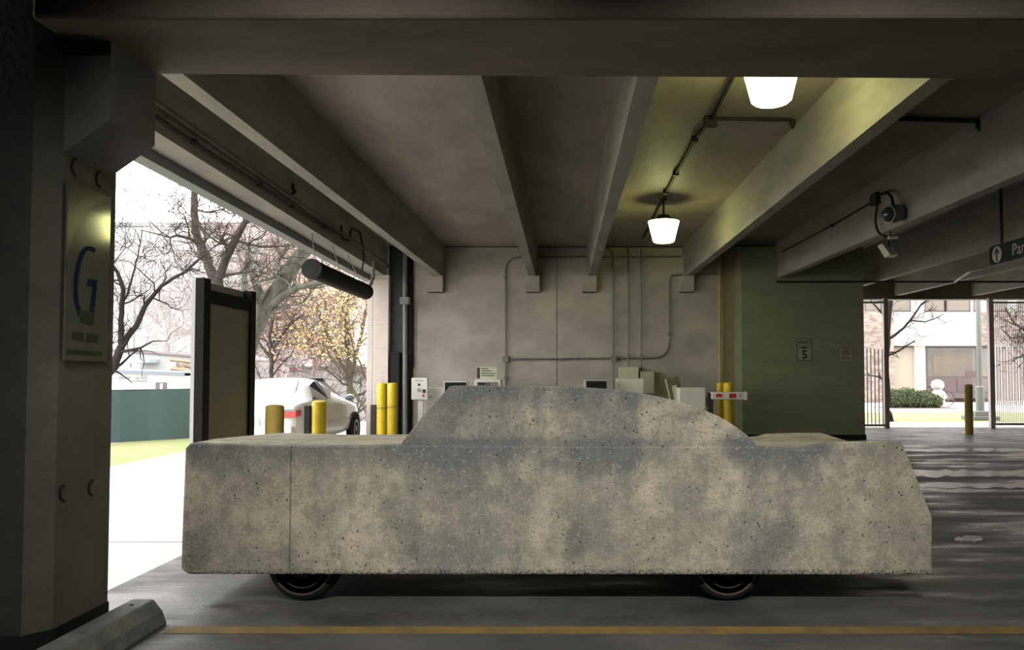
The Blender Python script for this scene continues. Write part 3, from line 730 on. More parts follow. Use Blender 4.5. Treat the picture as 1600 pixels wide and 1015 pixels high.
rbox('machine_body', M['white'], 741, 593, 782, 690, 16.2, .5, t, zbase=0)
rbox('recess', M['galv'], 745, 596.5, 778, 604, 16.19, .012, t, 0); rbox('slot', M['black'], 747, 598, 758, 601, 16.18, .012, t, 0)
rbox('slot', M['redtext'], 760, 597, 765, 602, 16.18, .012, t, 0)
rbox('notice_backing', M['offwhite'], 744, 573, 776, 593, 16.25, .01, t, 0)
rbox('dark_strip', mat('maroon_strip', (.06, .025, .03), .5), 745, 574, 749.3, 591, 16.24, .01, t, 0)
for k, (x0, x1) in enumerate(((752, 763), (752, 767), (752, 774), (752, 772))):
    rbox('notice_print', M['dark'], x0, 575 + k * 3.7, x1, 576.1 + k * 3.7, 16.242, .006, t, 0)
t = thing('ticket_machine', 'machine with a black slot at the top centre behind the cabin', 'ticket machine', (PY(931, 640, 16.2).x, 16.2, 0))
rbox('machine_body', M['beige'], 913, 593.5, 949, 690, 16.2, .45, t, zbase=0); rbox('screen_opening', M['black'], 916, 595, 947.5, 607, 16.19, .012, t, 0)
t = thing('wall_box', 'cream electrical box on the back wall under the thin conduits', 'electrical box', (PY(983, 590, 17.9).x, 18.2, 1.3))
rbox('box_body', M['cream'], 967.5, 573, 998, 591.5, 18.05, .33, t)
t = thing('wall_box', 'pale square box on the back wall right of the cream box', 'electrical box', (PY(1008, 590, 18).x, 18.2, 1.3))
rbox('box_body', mat('pale_green_box', (.46, .48, .36), .5), 1000, 580, 1022.5, 615, 18.1, .28, t)
t = thing('gate_cabinet', 'grey white cabinet in front of the cream wall box', 'cabinet', (PY(985, 640, 16.6).x, 16.6, 0))
rbox('cabinet_body', M['white'], 964, 591, 1006, 690, 16.6, .5, t, zbase=0)
a0 = PY(1060, 605, 15.8); 
t = thing('barrier_cabinet', 'white barrier gate cabinet right of the tilted brown frame', 'barrier gate', (PY(1083, 640, 15.8).x, 15.8, 0))
rbox('cabinet_body', M['white'], 1060, 605, 1104, 690, 15.8, .4, t, .03, zbase=0)
rbox('hinge', M['dark'], 1104, 620, 1108, 634, 15.9, .2, t)
a0 = PY(1110, 612, 15.6); b0 = PY(1167, 624, 15.6)
t2 = thing('boom_barrier', 'short white barrier arm with red reflectors in front of yellow bollards', 'barrier', (a0.x, 15.6, 0))
bm = B(); box(bm, a0.x, b0.x, 15.55, 15.68, b0.z, a0.z); obj('arm_beam', bm, M['white'], t2, bevel=.03)
rbox('end_cap', M['beige'], 1164, 611.5, 1169, 625, 15.54, .15, t2, .02)
rbox('red_reflector', M['red'], 1119, 615, 1128, 620, 15.54, .012, t2, 0); rbox('red_reflector', M['red'], 1139.5, 614.5, 1150.5, 621.5, 15.54, .012, t2, 0)
rbox('small_mark', M['galv'], 1156, 615, 1158, 620, 15.545, .008, t2, 0)
bm = B(); c = PY(1108, 640, 15.6); box(bm, c.x - .03, c.x + .08, 15.57, 15.66, 0, a0.z - .02); obj('arm_support', bm, M['dark'], t2)
t = thing('tilted_frame', 'tilted brown framed panel between the pale boxes and barrier cabinet', 'panel', (PY(1053, 640, 16.4).x, 16.4, 0))
q = [PY(px, py, 16.4) for px, py in ((1039, 593), (1060, 587.5), (1068, 618), (1047, 625))]
bm = B(); prism(bm, q, (0, .06, 0)); obj('frame_panel', bm, M['wood'], t)
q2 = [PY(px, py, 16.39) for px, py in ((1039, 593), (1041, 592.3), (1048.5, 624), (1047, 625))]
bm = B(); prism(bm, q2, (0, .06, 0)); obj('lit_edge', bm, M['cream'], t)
q3 = [PY(px, py, 16.37) for px, py in ((1050, 603), (1057, 601), (1060, 625), (1054, 625))]
bm = B(); prism(bm, q3, (0, .03, 0)); obj('inner_flap', bm, M['offwhite'], t)
bm = B(); c = PY(1055, 620, 16.5); tube(bm, [(c.x, 16.5, 0), (c.x, 16.5, c.z)], .03); obj('support_pole', bm, M['dark'], t)

# ------------------------------------------------------------------ signs on the green wall
def wallsign(name, px0, py0, px1, py1, Y, label, frame=M['blacktext'], face=M['offwhite']):
    a = PY(px0, py0, Y); b = PY(px1, py1, Y)
    t = thing(name, label, 'sign', (a.x, Y, b.z))
    bm = B(); box(bm, a.x, b.x, Y - .008, Y, b.z, a.z); obj('sign_plate', bm, frame, t, bevel=.003)
    w = .014
    bm = B(); box(bm, a.x + w, b.x - w, Y - .011, Y - .008, b.z + w, a.z - w); obj('sign_field', bm, face, t)
    return t, (a.x + b.x) / 2, a.z, b.z, b.x - a.x
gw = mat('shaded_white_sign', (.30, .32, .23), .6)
t, xc, zt_, zb_, w_ = wallsign('speed_limit_sign', 1245, 529, 1268.5, 563.5, YG, 'speed limit 5 sign on the green wall', face=gw)
h_ = zt_ - zb_
text_mesh('lettering', 'SPEED', M['blacktext'], t, (xc, YG - .013, zt_ - h_ * .24), .105, (1, 0, 0), (0, 0, 1), bold=.002)
text_mesh('lettering', 'LIMIT', M['blacktext'], t, (xc, YG - .013, zt_ - h_ * .46), .105, (1, 0, 0), (0, 0, 1), bold=.002)
text_mesh('number_five', '5', M['blacktext'], t, (xc, YG - .013, zt_ - h_ * .90), .27, (1, 0, 0), (0, 0, 1), bold=.006)
t, xc, zt_, zb_, w_ = wallsign('notice_sign', 1310, 543, 1332.5, 565.5, YG, 'small square red lettered notice on the green wall', frame=M['redtext'], face=gw)
h_ = zt_ - zb_
for (dx, v0, v1) in ((.06, .80, .86), (.09, .70, .77), (.10, .60, .67), (.06, .50, .56), (.10, .30, .35), (.11, .20, .25)):
    bm = B(); box(bm, xc - dx, xc + dx, YG - .0125, YG - .011, zb_ + h_ * v0, zb_ + h_ * v1); obj('notice_print', bm, M['redtext'], t)

# ------------------------------------------------------------------ security camera, floodlight and hanging sign
xcam = 4.915
t = thing('security_camera', 'round dome security camera with looping cable on the concrete beam', 'security camera', tuple(PX(1372, 312, xcam)))
c = PX(1369, 311, xcam); bm = B(); box(bm, c.x - .06, c.x + .06, c.y - .12, c.y + .12, c.z - .09, c.z + .09); obj('junction_box', bm, M['dark'], t, bevel=.01)
bm = B(); tube(bm, rounded([PX(1372, 305, xcam - .03), PX(1386, 300, xcam - .06), PX(1394, 308, xcam - .08), PX(1396, 324, xcam - .1)], .1), .022, 8); obj('cable', bm, M['black'], t, smooth=True)
bm = B(); tube(bm, rounded([PX(1371, 318, xcam - .03), PX(1367, 345, xcam - .05), PX(1372, 364, xcam - .05), PX(1385, 369, xcam - .02)], .25), .018, 8); obj('cable', bm, M['black'], t, smooth=True)
c = PX(1396, 334, xcam - .12); dirc = Vector((-1, -.35, -.12)).normalized()
bm = B(); tube(bm, [c + Vector((.10, .02, .02)), c - dirc * .02, c + dirc * .09], [.12, .135, .13], 24); obj('camera_housing', bm, M['galv'], t, smooth=True)
bm = B(); tube(bm, [c + dirc * .08, c + dirc * .12, c + dirc * .16, c + dirc * .185], [.115, .10, .065, .02], 20); obj('dome', bm, M['glass_dark'], t, smooth=True)
t = thing('flood_light', 'small tilted bullet camera clamped under the beam by the dome', 'camera', tuple(PX(1390, 360, 5.05)))
c = PX(1389, 362, 5.05); bm = B(); box(bm, c.x - .02, c.x + .02, c.y - .05, c.y + .05, c.z - .12, c.z + .06); obj('clamp', bm, M['galv'], t)
c2 = PX(1397, 371, 5.05); bm = B(); box(bm, c2.x - .08, c2.x + .05, c2.y - .03, c2.y + .03, c2.z - .015, c2.z + .015); obj('bracket', bm, M['white'], t)
q = [PX(px, py, 5.0) for px, py in ((1370, 384), (1378, 380), (1391, 398), (1382, 403))]
bm = B(); prism(bm, q, (.14, 0, 0)); obj('light_head', bm, M['beige'], t, bevel=.01)
bm = B(); tube(bm, [PX(1389, 378, 5.05), PX(1387, 392, 5.1)], .02); obj('arm', bm, M['dark'], t)

XS = 6.6
def hs(px, py): return PX(px, py, XS)
cA = hs(1551, 385); cB = hs(1551, 413.5)
zts, zbs = cA.z, cB.z; ys_ = hs(1547, 398).y; yend = ys_ - 3.0
t = thing('hanging_sign', 'black hanging sign reading Parking with an up arrow', 'sign', (XS, ys_, zts))
bm = B()
rr = .07; pts = []
for cy_, cz_, a0_ in ((ys_ - rr, zts - rr, 0), (yend + rr, zts - rr, 90), (yend + rr, zbs + rr, 180), (ys_ - rr, zbs + rr, 270)):
    for k in range(6):
        a_ = R(a0_ + k * 18); pts.append((XS, cy_ + rr * math.cos(a_), cz_ + rr * math.sin(a_)))
prism(bm, pts, (.06, 0, 0)); obj('sign_panel', bm, M['blacktext'], t)
bm = B(); loop = [Vector((XS - .004, p[1], p[2])) for p in pts]; loop.append(loop[0]); tube(bm, loop, .008, 5); obj('border', bm, M['signgrey'], t)
zc_ = (zts + zbs) / 2; yc_ = ys_ - .19; hr = (zts - zbs) * .44
bm = B(); lathe(bm, [(hr, -.004), (hr, 0)], (XS, yc_, zc_), 28, 'X'); obj('arrow_disc', bm, M['whitetext'], t)
bm = B()
def ar(dy, dz): return (XS - .007, yc_ - dy, zc_ + dz)
prism(bm, [ar(-.018, -hr * .85), ar(.018, -hr * .85), ar(.018, hr * .6), ar(-.018, hr * .6)], (.002, 0, 0))
prism(bm, [ar(0, hr * .85), ar(-.075, hr * .12), ar(-.075, -hr * .08), ar(0, hr * .52), ar(.075, -hr * .08), ar(.075, hr * .12)], (.002, 0, 0))
obj('up_arrow', bm, M['blacktext'], t)
text_mesh('lettering', 'Parking', M['whitetext'], t, (XS - .004, hs(1581.5, 395).y, zc_ - .075), .24, (0, -1, 0), (0, 0, 1), align='LEFT', squash=1.0)
for py_ in (hs(1562, 378).y, yend + .3):
    bm = B(); tube(bm, [(XS + .03, py_, zts - .01), (XS + .03, py_, ZS)], .025); obj('hanging_rod', bm, M['dark'], t)

# ------------------------------------------------------------------ gates
def gate(pxs, Y, y_top, y_bot, nb, name, label, post_px, bar_top=None, dense=.012):
    x0 = PY(pxs[0], 600, Y).x; x1 = PY(pxs[1], 600, Y).x
    zt_ = PY(pxs[0], y_top, Y).z; zb_ = max(PY(pxs[0], y_bot, Y).z, .05)
    t = thing(name, label, 'gate', (x0, Y, 0))
    xp = PY(post_px, 600, Y).x
    bm = B(); box(bm, xp - .06, xp + .06, Y - .06, Y + .06, 0, zh - .03); obj('gate_post', bm, M['gatepost'], t)
    bm = B(); box(bm, x0, x1, Y - .025, Y + .025, zt_ - .05, zt_); obj('top_rail', bm, M['gatebar'], t)
    bm = B(); box(bm, x0, x1, Y - .025, Y + .025, zb_, zb_ + .06); obj('bottom_rail', bm, M['gatebar'], t)
    for i in range(nb):
        x = x0 + (i + .5) * (x1 - x0) / nb
        bm = B(); box(bm, x - dense, x + dense, Y - dense, Y + dense, zb_, zt_ if bar_top is None else bar_top); obj('gate_bar', bm, M['gatebar'], t)
    return t
gate((1340, 1382), 21.1, 471, 667, 7, 'metal_gate', 'barred gate leaf beside the green wall', 1384.5, bar_top=PY(1350, 545, 21.1).z)
gate((1553, 1680), 21.1, 471, 664, 42, 'metal_gate', 'wide finely barred gate leaf at the right edge', 1549, dense=.006)

# ------------------------------------------------------------------ building beyond the gate
YB = 40.0
def fx(px): return PY(px, 580, YB).x
def fz(py): return PY(1450, py, YB).z
ob = thing('office_building', 'pale office building beyond the gate opening', 'building', (fx(1450), YB, 0))
xL, xR = fx(1385), fx(1700)
bm = B(); box(bm, xL, xR, YB + .4, YB + 8, 0, 12); obj('building_core', bm, M['mulch'], ob)
bm = B(); box(bm, fx(1388), fx(1530), YB - .3, YB + .4, fz(540.5), fz(488)); obj('white_band', bm, M['bwhite'], ob)
bm = B(); box(bm, fx(1430), fx(1446), YB, YB + .5, 0, fz(540.5)); obj('wall_column', bm, mat('cream_stone', (.72, .64, .55), .8), ob)
bm = B(); box(bm, fx(1398), fx(1430), YB + .15, YB + .45, fz(612), fz(542)); obj('door', bm, mat('recessed_door', (.34, .29, .24), .7), ob)
bm = B(); box(bm, fx(1392), fx(1398), YB + .05, YB + .45, fz(614), fz(542)); obj('door_frame', bm, M['winframe'], ob)
bm = B(); box(bm, fx(1446), fx(1548), YB, YB + .4, fz(622), fz(541)); w1 = obj('window', bm, M['winframe'], ob)
for (a_, b_, c_, d_) in ((1449, 544, 1524, 588), (1526, 544, 1546, 588), (1449, 591, 1493, 612), (1495, 591, 1524, 612), (1526, 591, 1546, 612)):
    bm = B(); box(bm, fx(a_), fx(b_ if False else c_), YB - .03, YB + .01, fz(d_), fz(b_)); obj('pane', bm, M['win'] if d_ < 600 else mat('lower_pane', (.12, .08, .08), .1, (.09, .075, .075), 1), w1)
bm = B(); box(bm, fx(1457), fx(1477), YB - .05, YB - .031, fz(585), fz(556)); obj('poster', bm, mat('yellow_poster', (.14, .105, .07), .6, (.11, .095, .075), 2), w1)
bm = B(); box(bm, fx(1508), fx(1525), YB - .05, YB - .031, fz(587), fz(579)); obj('poster', bm, mat('dark_poster', (.09, .06, .05), .6), w1)
for (a_, c_) in ((1352, 1386), (1388, 1424), (1445, 1477), (1480, 1517), (1521, 1530), (1545, 1575), (1590, 1640)):
    bm = B(); box(bm, fx(a_), fx(c_), YB - .02, YB + .42, fz(487), fz(440)); f_ = obj('window', bm, M['winframe'], ob)
    bm = B(); box(bm, fx(a_ + 1.5), fx(c_ - 1.5), YB - .05, YB - .02, fz(485), fz(441)); obj('pane', bm, M['win'], f_)
for (a_, c_) in ((1424, 1445), (1517, 1521), (1530, 1545), (1575, 1590)):
    bm = B(); box(bm, fx(a_), fx(c_), YB - .1, YB + .4, fz(488), 9); obj('white_pier', bm, M['bwhite'], ob)
bm = B(); box(bm, fx(1330), fx(1391), YB - .5, YB + .4, 0, fz(487)); obj('stone_wall', bm, M['stone'], ob)
bm = B(); box(bm, fx(1530), fx(1700), YB - .25, YB + .4, fz(540.5), fz(488)); obj('stone_panel', bm, M['stone'], ob)
# barred fence in front of the building, right
t = thing('bar_fence', 'tall vertical bar fence in front of the office building at the right', 'fence', (PY(1550, 615, 36).x, 36, 0))
xa2, xb2 = PY(1551, 600, 36).x, PY(1660, 600, 36).x
bm = B(); box(bm, xa2, xb2, 35.97, 36.03, 2.75, 2.82); box(bm, xa2, xb2, 35.97, 36.03, .15, .22); obj('fence_rail', bm, M['gatebar'], t)
nb = 24
for i in range(nb + 1):
    x = xa2 + i * (xb2 - xa2) / nb; bm = B(); box(bm, x - .03, x + .03, 35.96, 36.04, .05, 2.85); obj('fence_bar', bm, M['gatebar'], t)
# lamp post
c = PZ(1532, 655, 0)
t = thing('street_lamp_post', 'grey pole on a stepped square base beyond the gate', 'pole', tuple(c))
bm = B(); s = .3; box(bm, c.x - .42, c.x + .42, c.y - .42, c.y + .42, 0, .12); box(bm, c.x - .33, c.x + .33, c.y - .33, c.y + .33, .12, .28); obj('base', bm, M['bline'], t, bevel=.02)
bm = B(); lathe(bm, [(.13, .28), (.13, 1.05), (.085, 1.1), (.075, 5.0)], (c.x, c.y, 0), 16); obj('pole', bm, M['bline'], t, smooth=True)

# bush
def leaves(bm, c, rad, n, size, rnd, flat=1.0, shell=.6):
    for _ in range(n):
        while True:
            v = Vector((rnd.uniform(-1, 1), rnd.uniform(-1, 1), rnd.uniform(-1, 1)))
            if shell < v.length < 1: break
        p = Vector(c) + Vector((v.x * rad[0], v.y * rad[1], v.z * rad[2]))
        a = Vector((rnd.gauss(0, 1), rnd.gauss(0, 1), rnd.gauss(0, 1))).normalized(); b = a.orthogonal().normalized(); b = (Matrix.Rotation(rnd.uniform(0, 6.28), 3, a) @ b)
        s_ = size * rnd.uniform(.6, 1.3); d_ = a.cross(b) * s_ * .5; e_ = b * s_
        vs = [bm.verts.new(p - e_), bm.verts.new(p + d_), bm.verts.new(p + e_), bm.verts.new(p - d_)]; bm.faces.new(vs)
rnd = random.Random(3)
c = PZ(1424, 637, 0)
t = thing('juniper_bush', 'low spreading green bush in front of the office building', 'bush', tuple(c))
bl = [(-.75, 0, .38, .5, .45), (-.15, .1, .42, .6, .48), (.5, 0, .38, .55, .42), (.95, -.1, .28, .35, .3)]
bm = B()
for dx, dy, dz, rx, rz in bl: 
    bmesh.ops.create_icosphere(bm, subdivisions=2, radius=1, matrix=Matrix.Translation(c + Vector((dx, dy, dz))) @ Matrix.Diagonal((rx * .85, rx * .8, rz * .85, 1)))
obj('bush_core', bm, M['hedge_core'], t)
bm = B()
for dx, dy, dz, rx, rz in bl: leaves(bm, c + Vector((dx, dy, dz)), (rx, rx, rz), 1300, .055, rnd)
tag(obj('foliage', bm, M['hedge'], t), kind='stuff')
bm = B(); box(bm, c.x - 1.3, c.x + 1.8, c.y - .5, c.y + .6, -.003, .02); tag(obj('mulch_bed', bm, M['mulch'], loc=tuple(c)), 'flat mulch bed under the low green bush', 'mulch bed')
# statue
c = PZ(1466, 633, 0); c = Vector((PY(1466, 620, 34.2).x, 34.2, 0))
t = thing('white_statue', 'white rounded outdoor statue standing right of the green bush', 'statue', tuple(c))
bm = B(); lathe(bm, [(.36, 0), (.38, .06), (.33, .22), (.27, .26), (.26, .42), (.20, .60), (.21, .68), (.16, .78), (.1, .8)], tuple(c), 24); obj('statue_body', bm, M['statue'], t, smooth=True)
bm = B(); lathe(bm, [(.02, .74), (.15, .77), (.25, .86), (.28, .98), (.24, 1.12), (.14, 1.20), (.02, 1.23)], tuple(c - Vector((.02, 0, 0))), 24); obj('statue_head', bm, M['statue'], t, smooth=True)
bm = B(); tube(bm, [c + Vector((-.3, -.1, .66)), c + Vector((-.3, -.26, .45)), c + Vector((-.1, -.32, .38))], [.08, .07, .06], 10); tube(bm, [c + Vector((.16, -.1, .66)), c + Vector((.2, -.26, .45)), c + Vector((.05, -.32, .38))], [.08, .07, .06], 10); obj('statue_arm', bm, M['statue'], t, smooth=True)
bm = B(); box(bm, c.x - .33, c.x + .36, c.y - .3, c.y + .3, 0, .05); obj('plinth', bm, M['statue'], t)
# bicycle behind the statue
c = Vector((PY(1463, 620, 35.2).x, 35.2, 0))
t = thing('bicycle', 'dark bicycle parked behind the white statue', 'bicycle', tuple(c))
for dx in (-.5, .5):
    rg = [c + Vector((dx + .33 * math.cos(k * math.pi / 14), 0, .34 + .33 * math.sin(k * math.pi / 14))) for k in range(29)]
    bm = B(); tube(bm, rg, .02, 6); w_o = obj('wheel', bm, M['dark'], t)
    bm = B()
    for k in range(0, 28, 3): tube(bm, [c + Vector((dx, 0, .34)), rg[k]], .003, 3)
    obj('spokes', bm, M['silver'], w_o)
fr = lambda x, z: c + Vector((x, 0, z))
bm = B()
for s_ in (((-.5, .34), (-.15, .32)), ((-.15, .32), (-.25, .85)), ((-.5, .34), (-.23, .75)), ((-.15, .32), (.35, .78)), ((-.23, .75), (.35, .82)), ((.5, .34), (.35, .95))): tube(bm, [fr(*s_[0]), fr(*s_[1])], .016, 6)
obj('frame', bm, M['dark'], t)
bm = B(); tube(bm, [fr(.35, .95), fr(.33, 1.0) + Vector((0, -.25, 0))], .014, 6); tube(bm, [fr(.35, .95), fr(.33, 1.0) + Vector((0, .25, 0))], .014, 6); obj('handlebar', bm, M['dark'], t)
bm = B(); box(bm, c.x - .37, c.x - .13, c.y - .06, c.y + .06, .86, .91); obj('saddle', bm, M['black'], t, bevel=.02)

# ------------------------------------------------------------------ trees
class Tree:
    def __init__(s, seed): s.v = []; s.f = []; s.r = random.Random(seed); s.tips = []
    def seg(s, pts, rs, n):
        base = len(s.v); ref = Vector((.3, .8, .5)).normalized()
        for i, p in enumerate(pts):
            d = (pts[min(i + 1, len(pts) - 1)] - pts[max(i - 1, 0)]).normalized()
            u = (ref - d * ref.dot(d)).normalized(); w = d.cross(u)
            for k in range(n):
                a = 2 * math.pi * k / n; s.v.append(p + (u * math.cos(a) + w * math.sin(a)) * rs[i])
        for i in range(len(pts) - 1):
            for k in range(n):
                a = base + i * n + k; b = base + i * n + (k + 1) % n; s.f.append((a, b, b + n, a + n))
    def grow(s, p, d, L, r, lev, up=.05, wob=.35, kids=4, rmin=.004):
        R_ = s.r; n = 5 if lev > 1 else 4; pts = [p]; rs = [r]; d = d.normalized()
        for i in range(n):
            d = (d + Vector((R_.gauss(0, wob), R_.gauss(0, wob), R_.gauss(0, wob) + up))).normalized()
            p = p + d * L / n; pts.append(p); rs.append(max(r * (1 - .75 * (i + 1) / n), rmin))
        s.seg(pts, rs, 6 if r > .05 else 4 if r > .02 else 3)
        s.tips.append(p)
        if lev > 0:
            for k in range(kids):
                i = R_.randint(1, n); q = pts[i]
                ax = Vector((R_.gauss(0, 1), R_.gauss(0, 1), R_.gauss(0, 1))).normalized()
                dd = (d * .7 + ax * .8 + Vector((0, 0, up * 2))).normalized()
                s.grow(q, dd, L * R_.uniform(.5, .75), max(rs[i] * .7, rmin), lev - 1, up, wob, kids, rmin)
    def limb(s, pts, r0, r1, kids, L, lev, up=.05, wob=.3, rmin=.004, start=.25, spread=1.0):
        pts = [Vector(p) for p in pts]
        # refine
        P = []
        for a, b in zip(pts, pts[1:]):
            for k in range(4):
                P.append(a.lerp(b, k / 4) + Vector([s.r.gauss(0, .006) for _ in range(3)]) * (b - a).length * 2)
        P.append(pts[-1]); m = len(P); rs = [r0 + (r1 - r0) * i / (m - 1) for i in range(m)]
        s.seg(P, rs, 10)
        for k in range(kids):
            t = start + (1 - start) * (k + s.r.random()) / kids; i = min(int(t * (m - 1)), m - 2)
            d = (P[i + 1] - P[i]).normalized()
            ax = Vector((s.r.gauss(0, 1), s.r.gauss(0, 1) * spread, s.r.gauss(0, 1))).normalized()
            s.grow(P[i], d * .5 + ax, L * s.r.uniform(.6, 1.1), max(rs[i] * .45, rmin * 2), lev, up, wob, 4, rmin)
    def mesh(s, name, m, parent):
        me = bpy.data.meshes.new(name); org = ORIG[parent.name]
        me.from_pydata([tuple(v - org) for v in s.v], [], s.f); me.materials.append(m)
        for p in me.polygons: p.use_smooth = True
        o = bpy.data.objects.new(name, me); COL.objects.link(o); o.parent = parent; ORIG[o.name] = org; return o
def px_path(pts, Y, dy=0):
    n = len(pts); return [PY(x, y, Y + dy * i / max(n - 1, 1)) for i, (x, y) in enumerate(pts)]
def tree(label, seed, Y, limbs, m, group='bare trees along the driveway', rmin=.005, up=.06, wob=.3, zg=0, name='bare_tree', leafy=None):
    T = Tree(seed); b0 = PY(*limbs[0][0][0], Y)
    t = thing(name, label, 'tree', (b0.x, Y, zg), group)
    for (pts, w0, w1, kids, L, lev, dy) in limbs:
        sc = Y / F
        P_ = px_path(pts, Y, dy)
        T.limb(P_, w0 * sc / 2, w1 * sc / 2, kids, L, lev, up=up, wob=wob, rmin=rmin, start=.0 if len(pts) and kids > 8 else .3)
    T.mesh('branches', m, t)
    if leafy:
        n_, size, mm, flt = leafy; bm = B(); rr_ = T.r
        tips = [p for p in T.tips if flt(p)]
        for _ in range(n_):
            p = rr_.choice(tips) + Vector([rr_.gauss(0, .12) for _ in range(3)])
            leaves(bm, p, (.03, .03, .03), 1, size, rr_, shell=0)
        tag(obj('leaves', bm, mm, t), kind='stuff')
    return t
tree('dark bare tree forking low between the dark pillar and the sign board', 11, 12.6,
     [([(100, 722), (118, 660), (150, 605), (178, 572), (189, 542)], 17, 12, 2, .8, 1, 0),
      ([(189, 542), (213, 508), (232, 470), (252, 447), (290, 424), (318, 398)], 10, 3, 8, .85, 2, .6),
      ([(189, 542), (189, 500), (193, 452), (184, 425), (168, 405), (150, 380)], 9, 3, 8, .85, 2, -.5),
      ([(191, 480), (205, 440), (215, 400), (222, 360)], 4, 1.5, 5, .7, 2, .5),
      ([(150, 605), (168, 540), (172, 500), (160, 440)], 6, 2, 5, .7, 2, -.3)], M['bark'], rmin=.004)
tree('tall bare tree with a V fork rising behind the sign board', 21, 16.5,
     [([(352, 700), (348, 620), (342, 520), (336, 440)], 30, 24, 0, .8, 1, 0),
      ([(336, 445), (324, 405), (309, 372), (303, 330), (304, 285), (296, 255), (285, 230)], 16, 6, 9, 1.4, 3, .8),
      ([(338, 445), (354, 402), (372, 366), (384, 345), (405, 328), (430, 300)], 14, 5, 9, 1.4, 3, -.6),
      ([(304, 300), (292, 272), (275, 262)], 6, 3, 4, .8, 2, .3), ([(384, 345), (378, 318), (382, 300)], 8, 4, 4, .8, 2, .3)], M['bark3'], rmin=.006)
tree('thick pale barked leaning tree right of the sign board', 31, 19.5,
     [([(352, 700), (372, 590), (396, 510), (424, 470), (452, 424), (478, 388), (510, 340)], 34, 18, 7, 1.6, 2, 0),
      ([(402, 492), (440, 464), (466, 448), (500, 442), (530, 430)], 13, 6, 9, 1.4, 2, -1),
      ([(360, 640), (376, 480), (384, 430), (390, 380)], 12, 5, 8, 1.4, 2, 1)], M['bark2'], rmin=.006)
tree('small dark bare tree behind the rear of the white car', 41, 25,
     [([(424, 720), (424, 600), (424, 560), (422, 520), (428, 480)], 8, 4, 12, 1.6, 2, 0),
      ([(424, 560), (405, 535), (395, 500)], 5, 2, 7, 1.2, 2, 0), ([(424, 550), (450, 510), (475, 490)], 5, 2, 8, 1.2, 2, 0)], M['bark3'], rmin=.006, zg=-1.8)
tree('autumn tree with orange and yellow leaves left of the tiled pillar', 51, 26,
     [([(547, 740), (547, 640), (545, 560), (540, 500), (532, 450)], 13, 5, 13, 2.1, 3, 0),
      ([(545, 600), (565, 520), (578, 450)], 6, 3, 8, 1.5, 2, 0), ([(545, 590), (515, 530), (495, 480)], 6, 3, 9, 1.5, 2, 0),
      ([(590, 680), (560, 620), (520, 560), (500, 530)], 4, 2, 6, 1.2, 2, -1), ([(585, 620), (555, 550), (540, 500)], 4, 2, 6, 1.2, 2, -1)],
     mat('autumn_tree_bark', (.15, .13, .09), .9, (.10, .085, .07), 5, spec=.1), rmin=.006, zg=-1.8, name='autumn_tree', leafy=(4200, .048, M['leaf_o'], lambda p: p.z > 2.0))
tree('slender bare tree with reddish twigs behind the white car roof', 61, 29,
     [([(491, 740), (491, 600), (490, 560), (480, 510), (470, 450)], 8, 4, 18, 2.2, 3, 0), ([(491, 575), (508, 530), (520, 470), (525, 420)], 5, 2, 12, 2.0, 3, 0),
      ([(488, 560), (450, 520), (430, 450)], 5, 2, 10, 2.0, 3, 0)], M['bark4'], rmin=.009, zg=-1.8,
     leafy=(1500, .05, M['leaf_o'], lambda p: p.x > -11.2 and p.z > 2))
tree('far bare tree with pinkish twigs between the forked tree and leaning tree', 71, 33,
     [([(440, 760), (438, 600), (432, 500), (440, 430), (450, 380)], 12, 5, 20, 3.0, 3, 0), ([(434, 520), (390, 450), (370, 380)], 7, 3, 14, 2.6, 3, 0),
      ([(434, 500), (480, 440), (500, 390)], 7, 3, 14, 2.6, 3, 0)], M['bark4'], rmin=.010, zg=-1.8)
tree('far bare tree with fine pale twigs left of the sign board', 81, 41,
     [([(262, 760), (262, 600), (258, 520), (250, 440), (245, 380)], 9, 4, 16, 2.4, 3, 0), ([(258, 520), (215, 470), (190, 420)], 5, 2, 10, 2.2, 3, 0),
      ([(260, 530), (300, 460), (320, 400)], 5, 2, 10, 2.2, 3, 0)], mat('pale_twigs', (.42, .38, .38), .9), rmin=.009, zg=-1.8)
tree('bare tree standing behind the barred gate leaf by the green wall', 91, 24.3,
     [([(1392, 662), (1386, 640), (1384, 580), (1386, 520), (1390, 470), (1394, 430)], 12, 8, 3, .8, 1, 0),
      ([(1384, 532), (1400, 522), (1414, 510), (1427, 494), (1440, 474), (1455, 466)], 4.5, 2, 4, .7, 2, -.5),
      ([(1424, 500), (1445, 503), (1462, 497), (1475, 490)], 2.5, 1, 3, .4, 1, -.5), ([(1386, 556), (1402, 549), (1420, 538), (1430, 532)], 3.5, 1.5, 2, .5, 1, -.5),
      ([(1386, 500), (1370, 480), (1360, 470)], 3.5, 1.5, 4, .7, 2, 0)], M['bark'], rmin=.006, group='bare trees beyond the gate')
tree('bare tree with drooping branches beyond the right hand gate leaf', 95, 27,
     [([(1640, 650), (1632, 560), (1625, 500), (1615, 440)], 14, 8, 4, 1.2, 2, 0), ([(1628, 540), (1600, 515), (1585, 505), (1570, 480)], 5, 2, 9, 1.0, 2, 0),
      ([(1626, 560), (1595, 525), (1580, 528), (1566, 515)], 4, 1.5, 7, .8, 2, 0)], M['bark'], rmin=.007, up=-.05, group='bare trees beyond the gate')

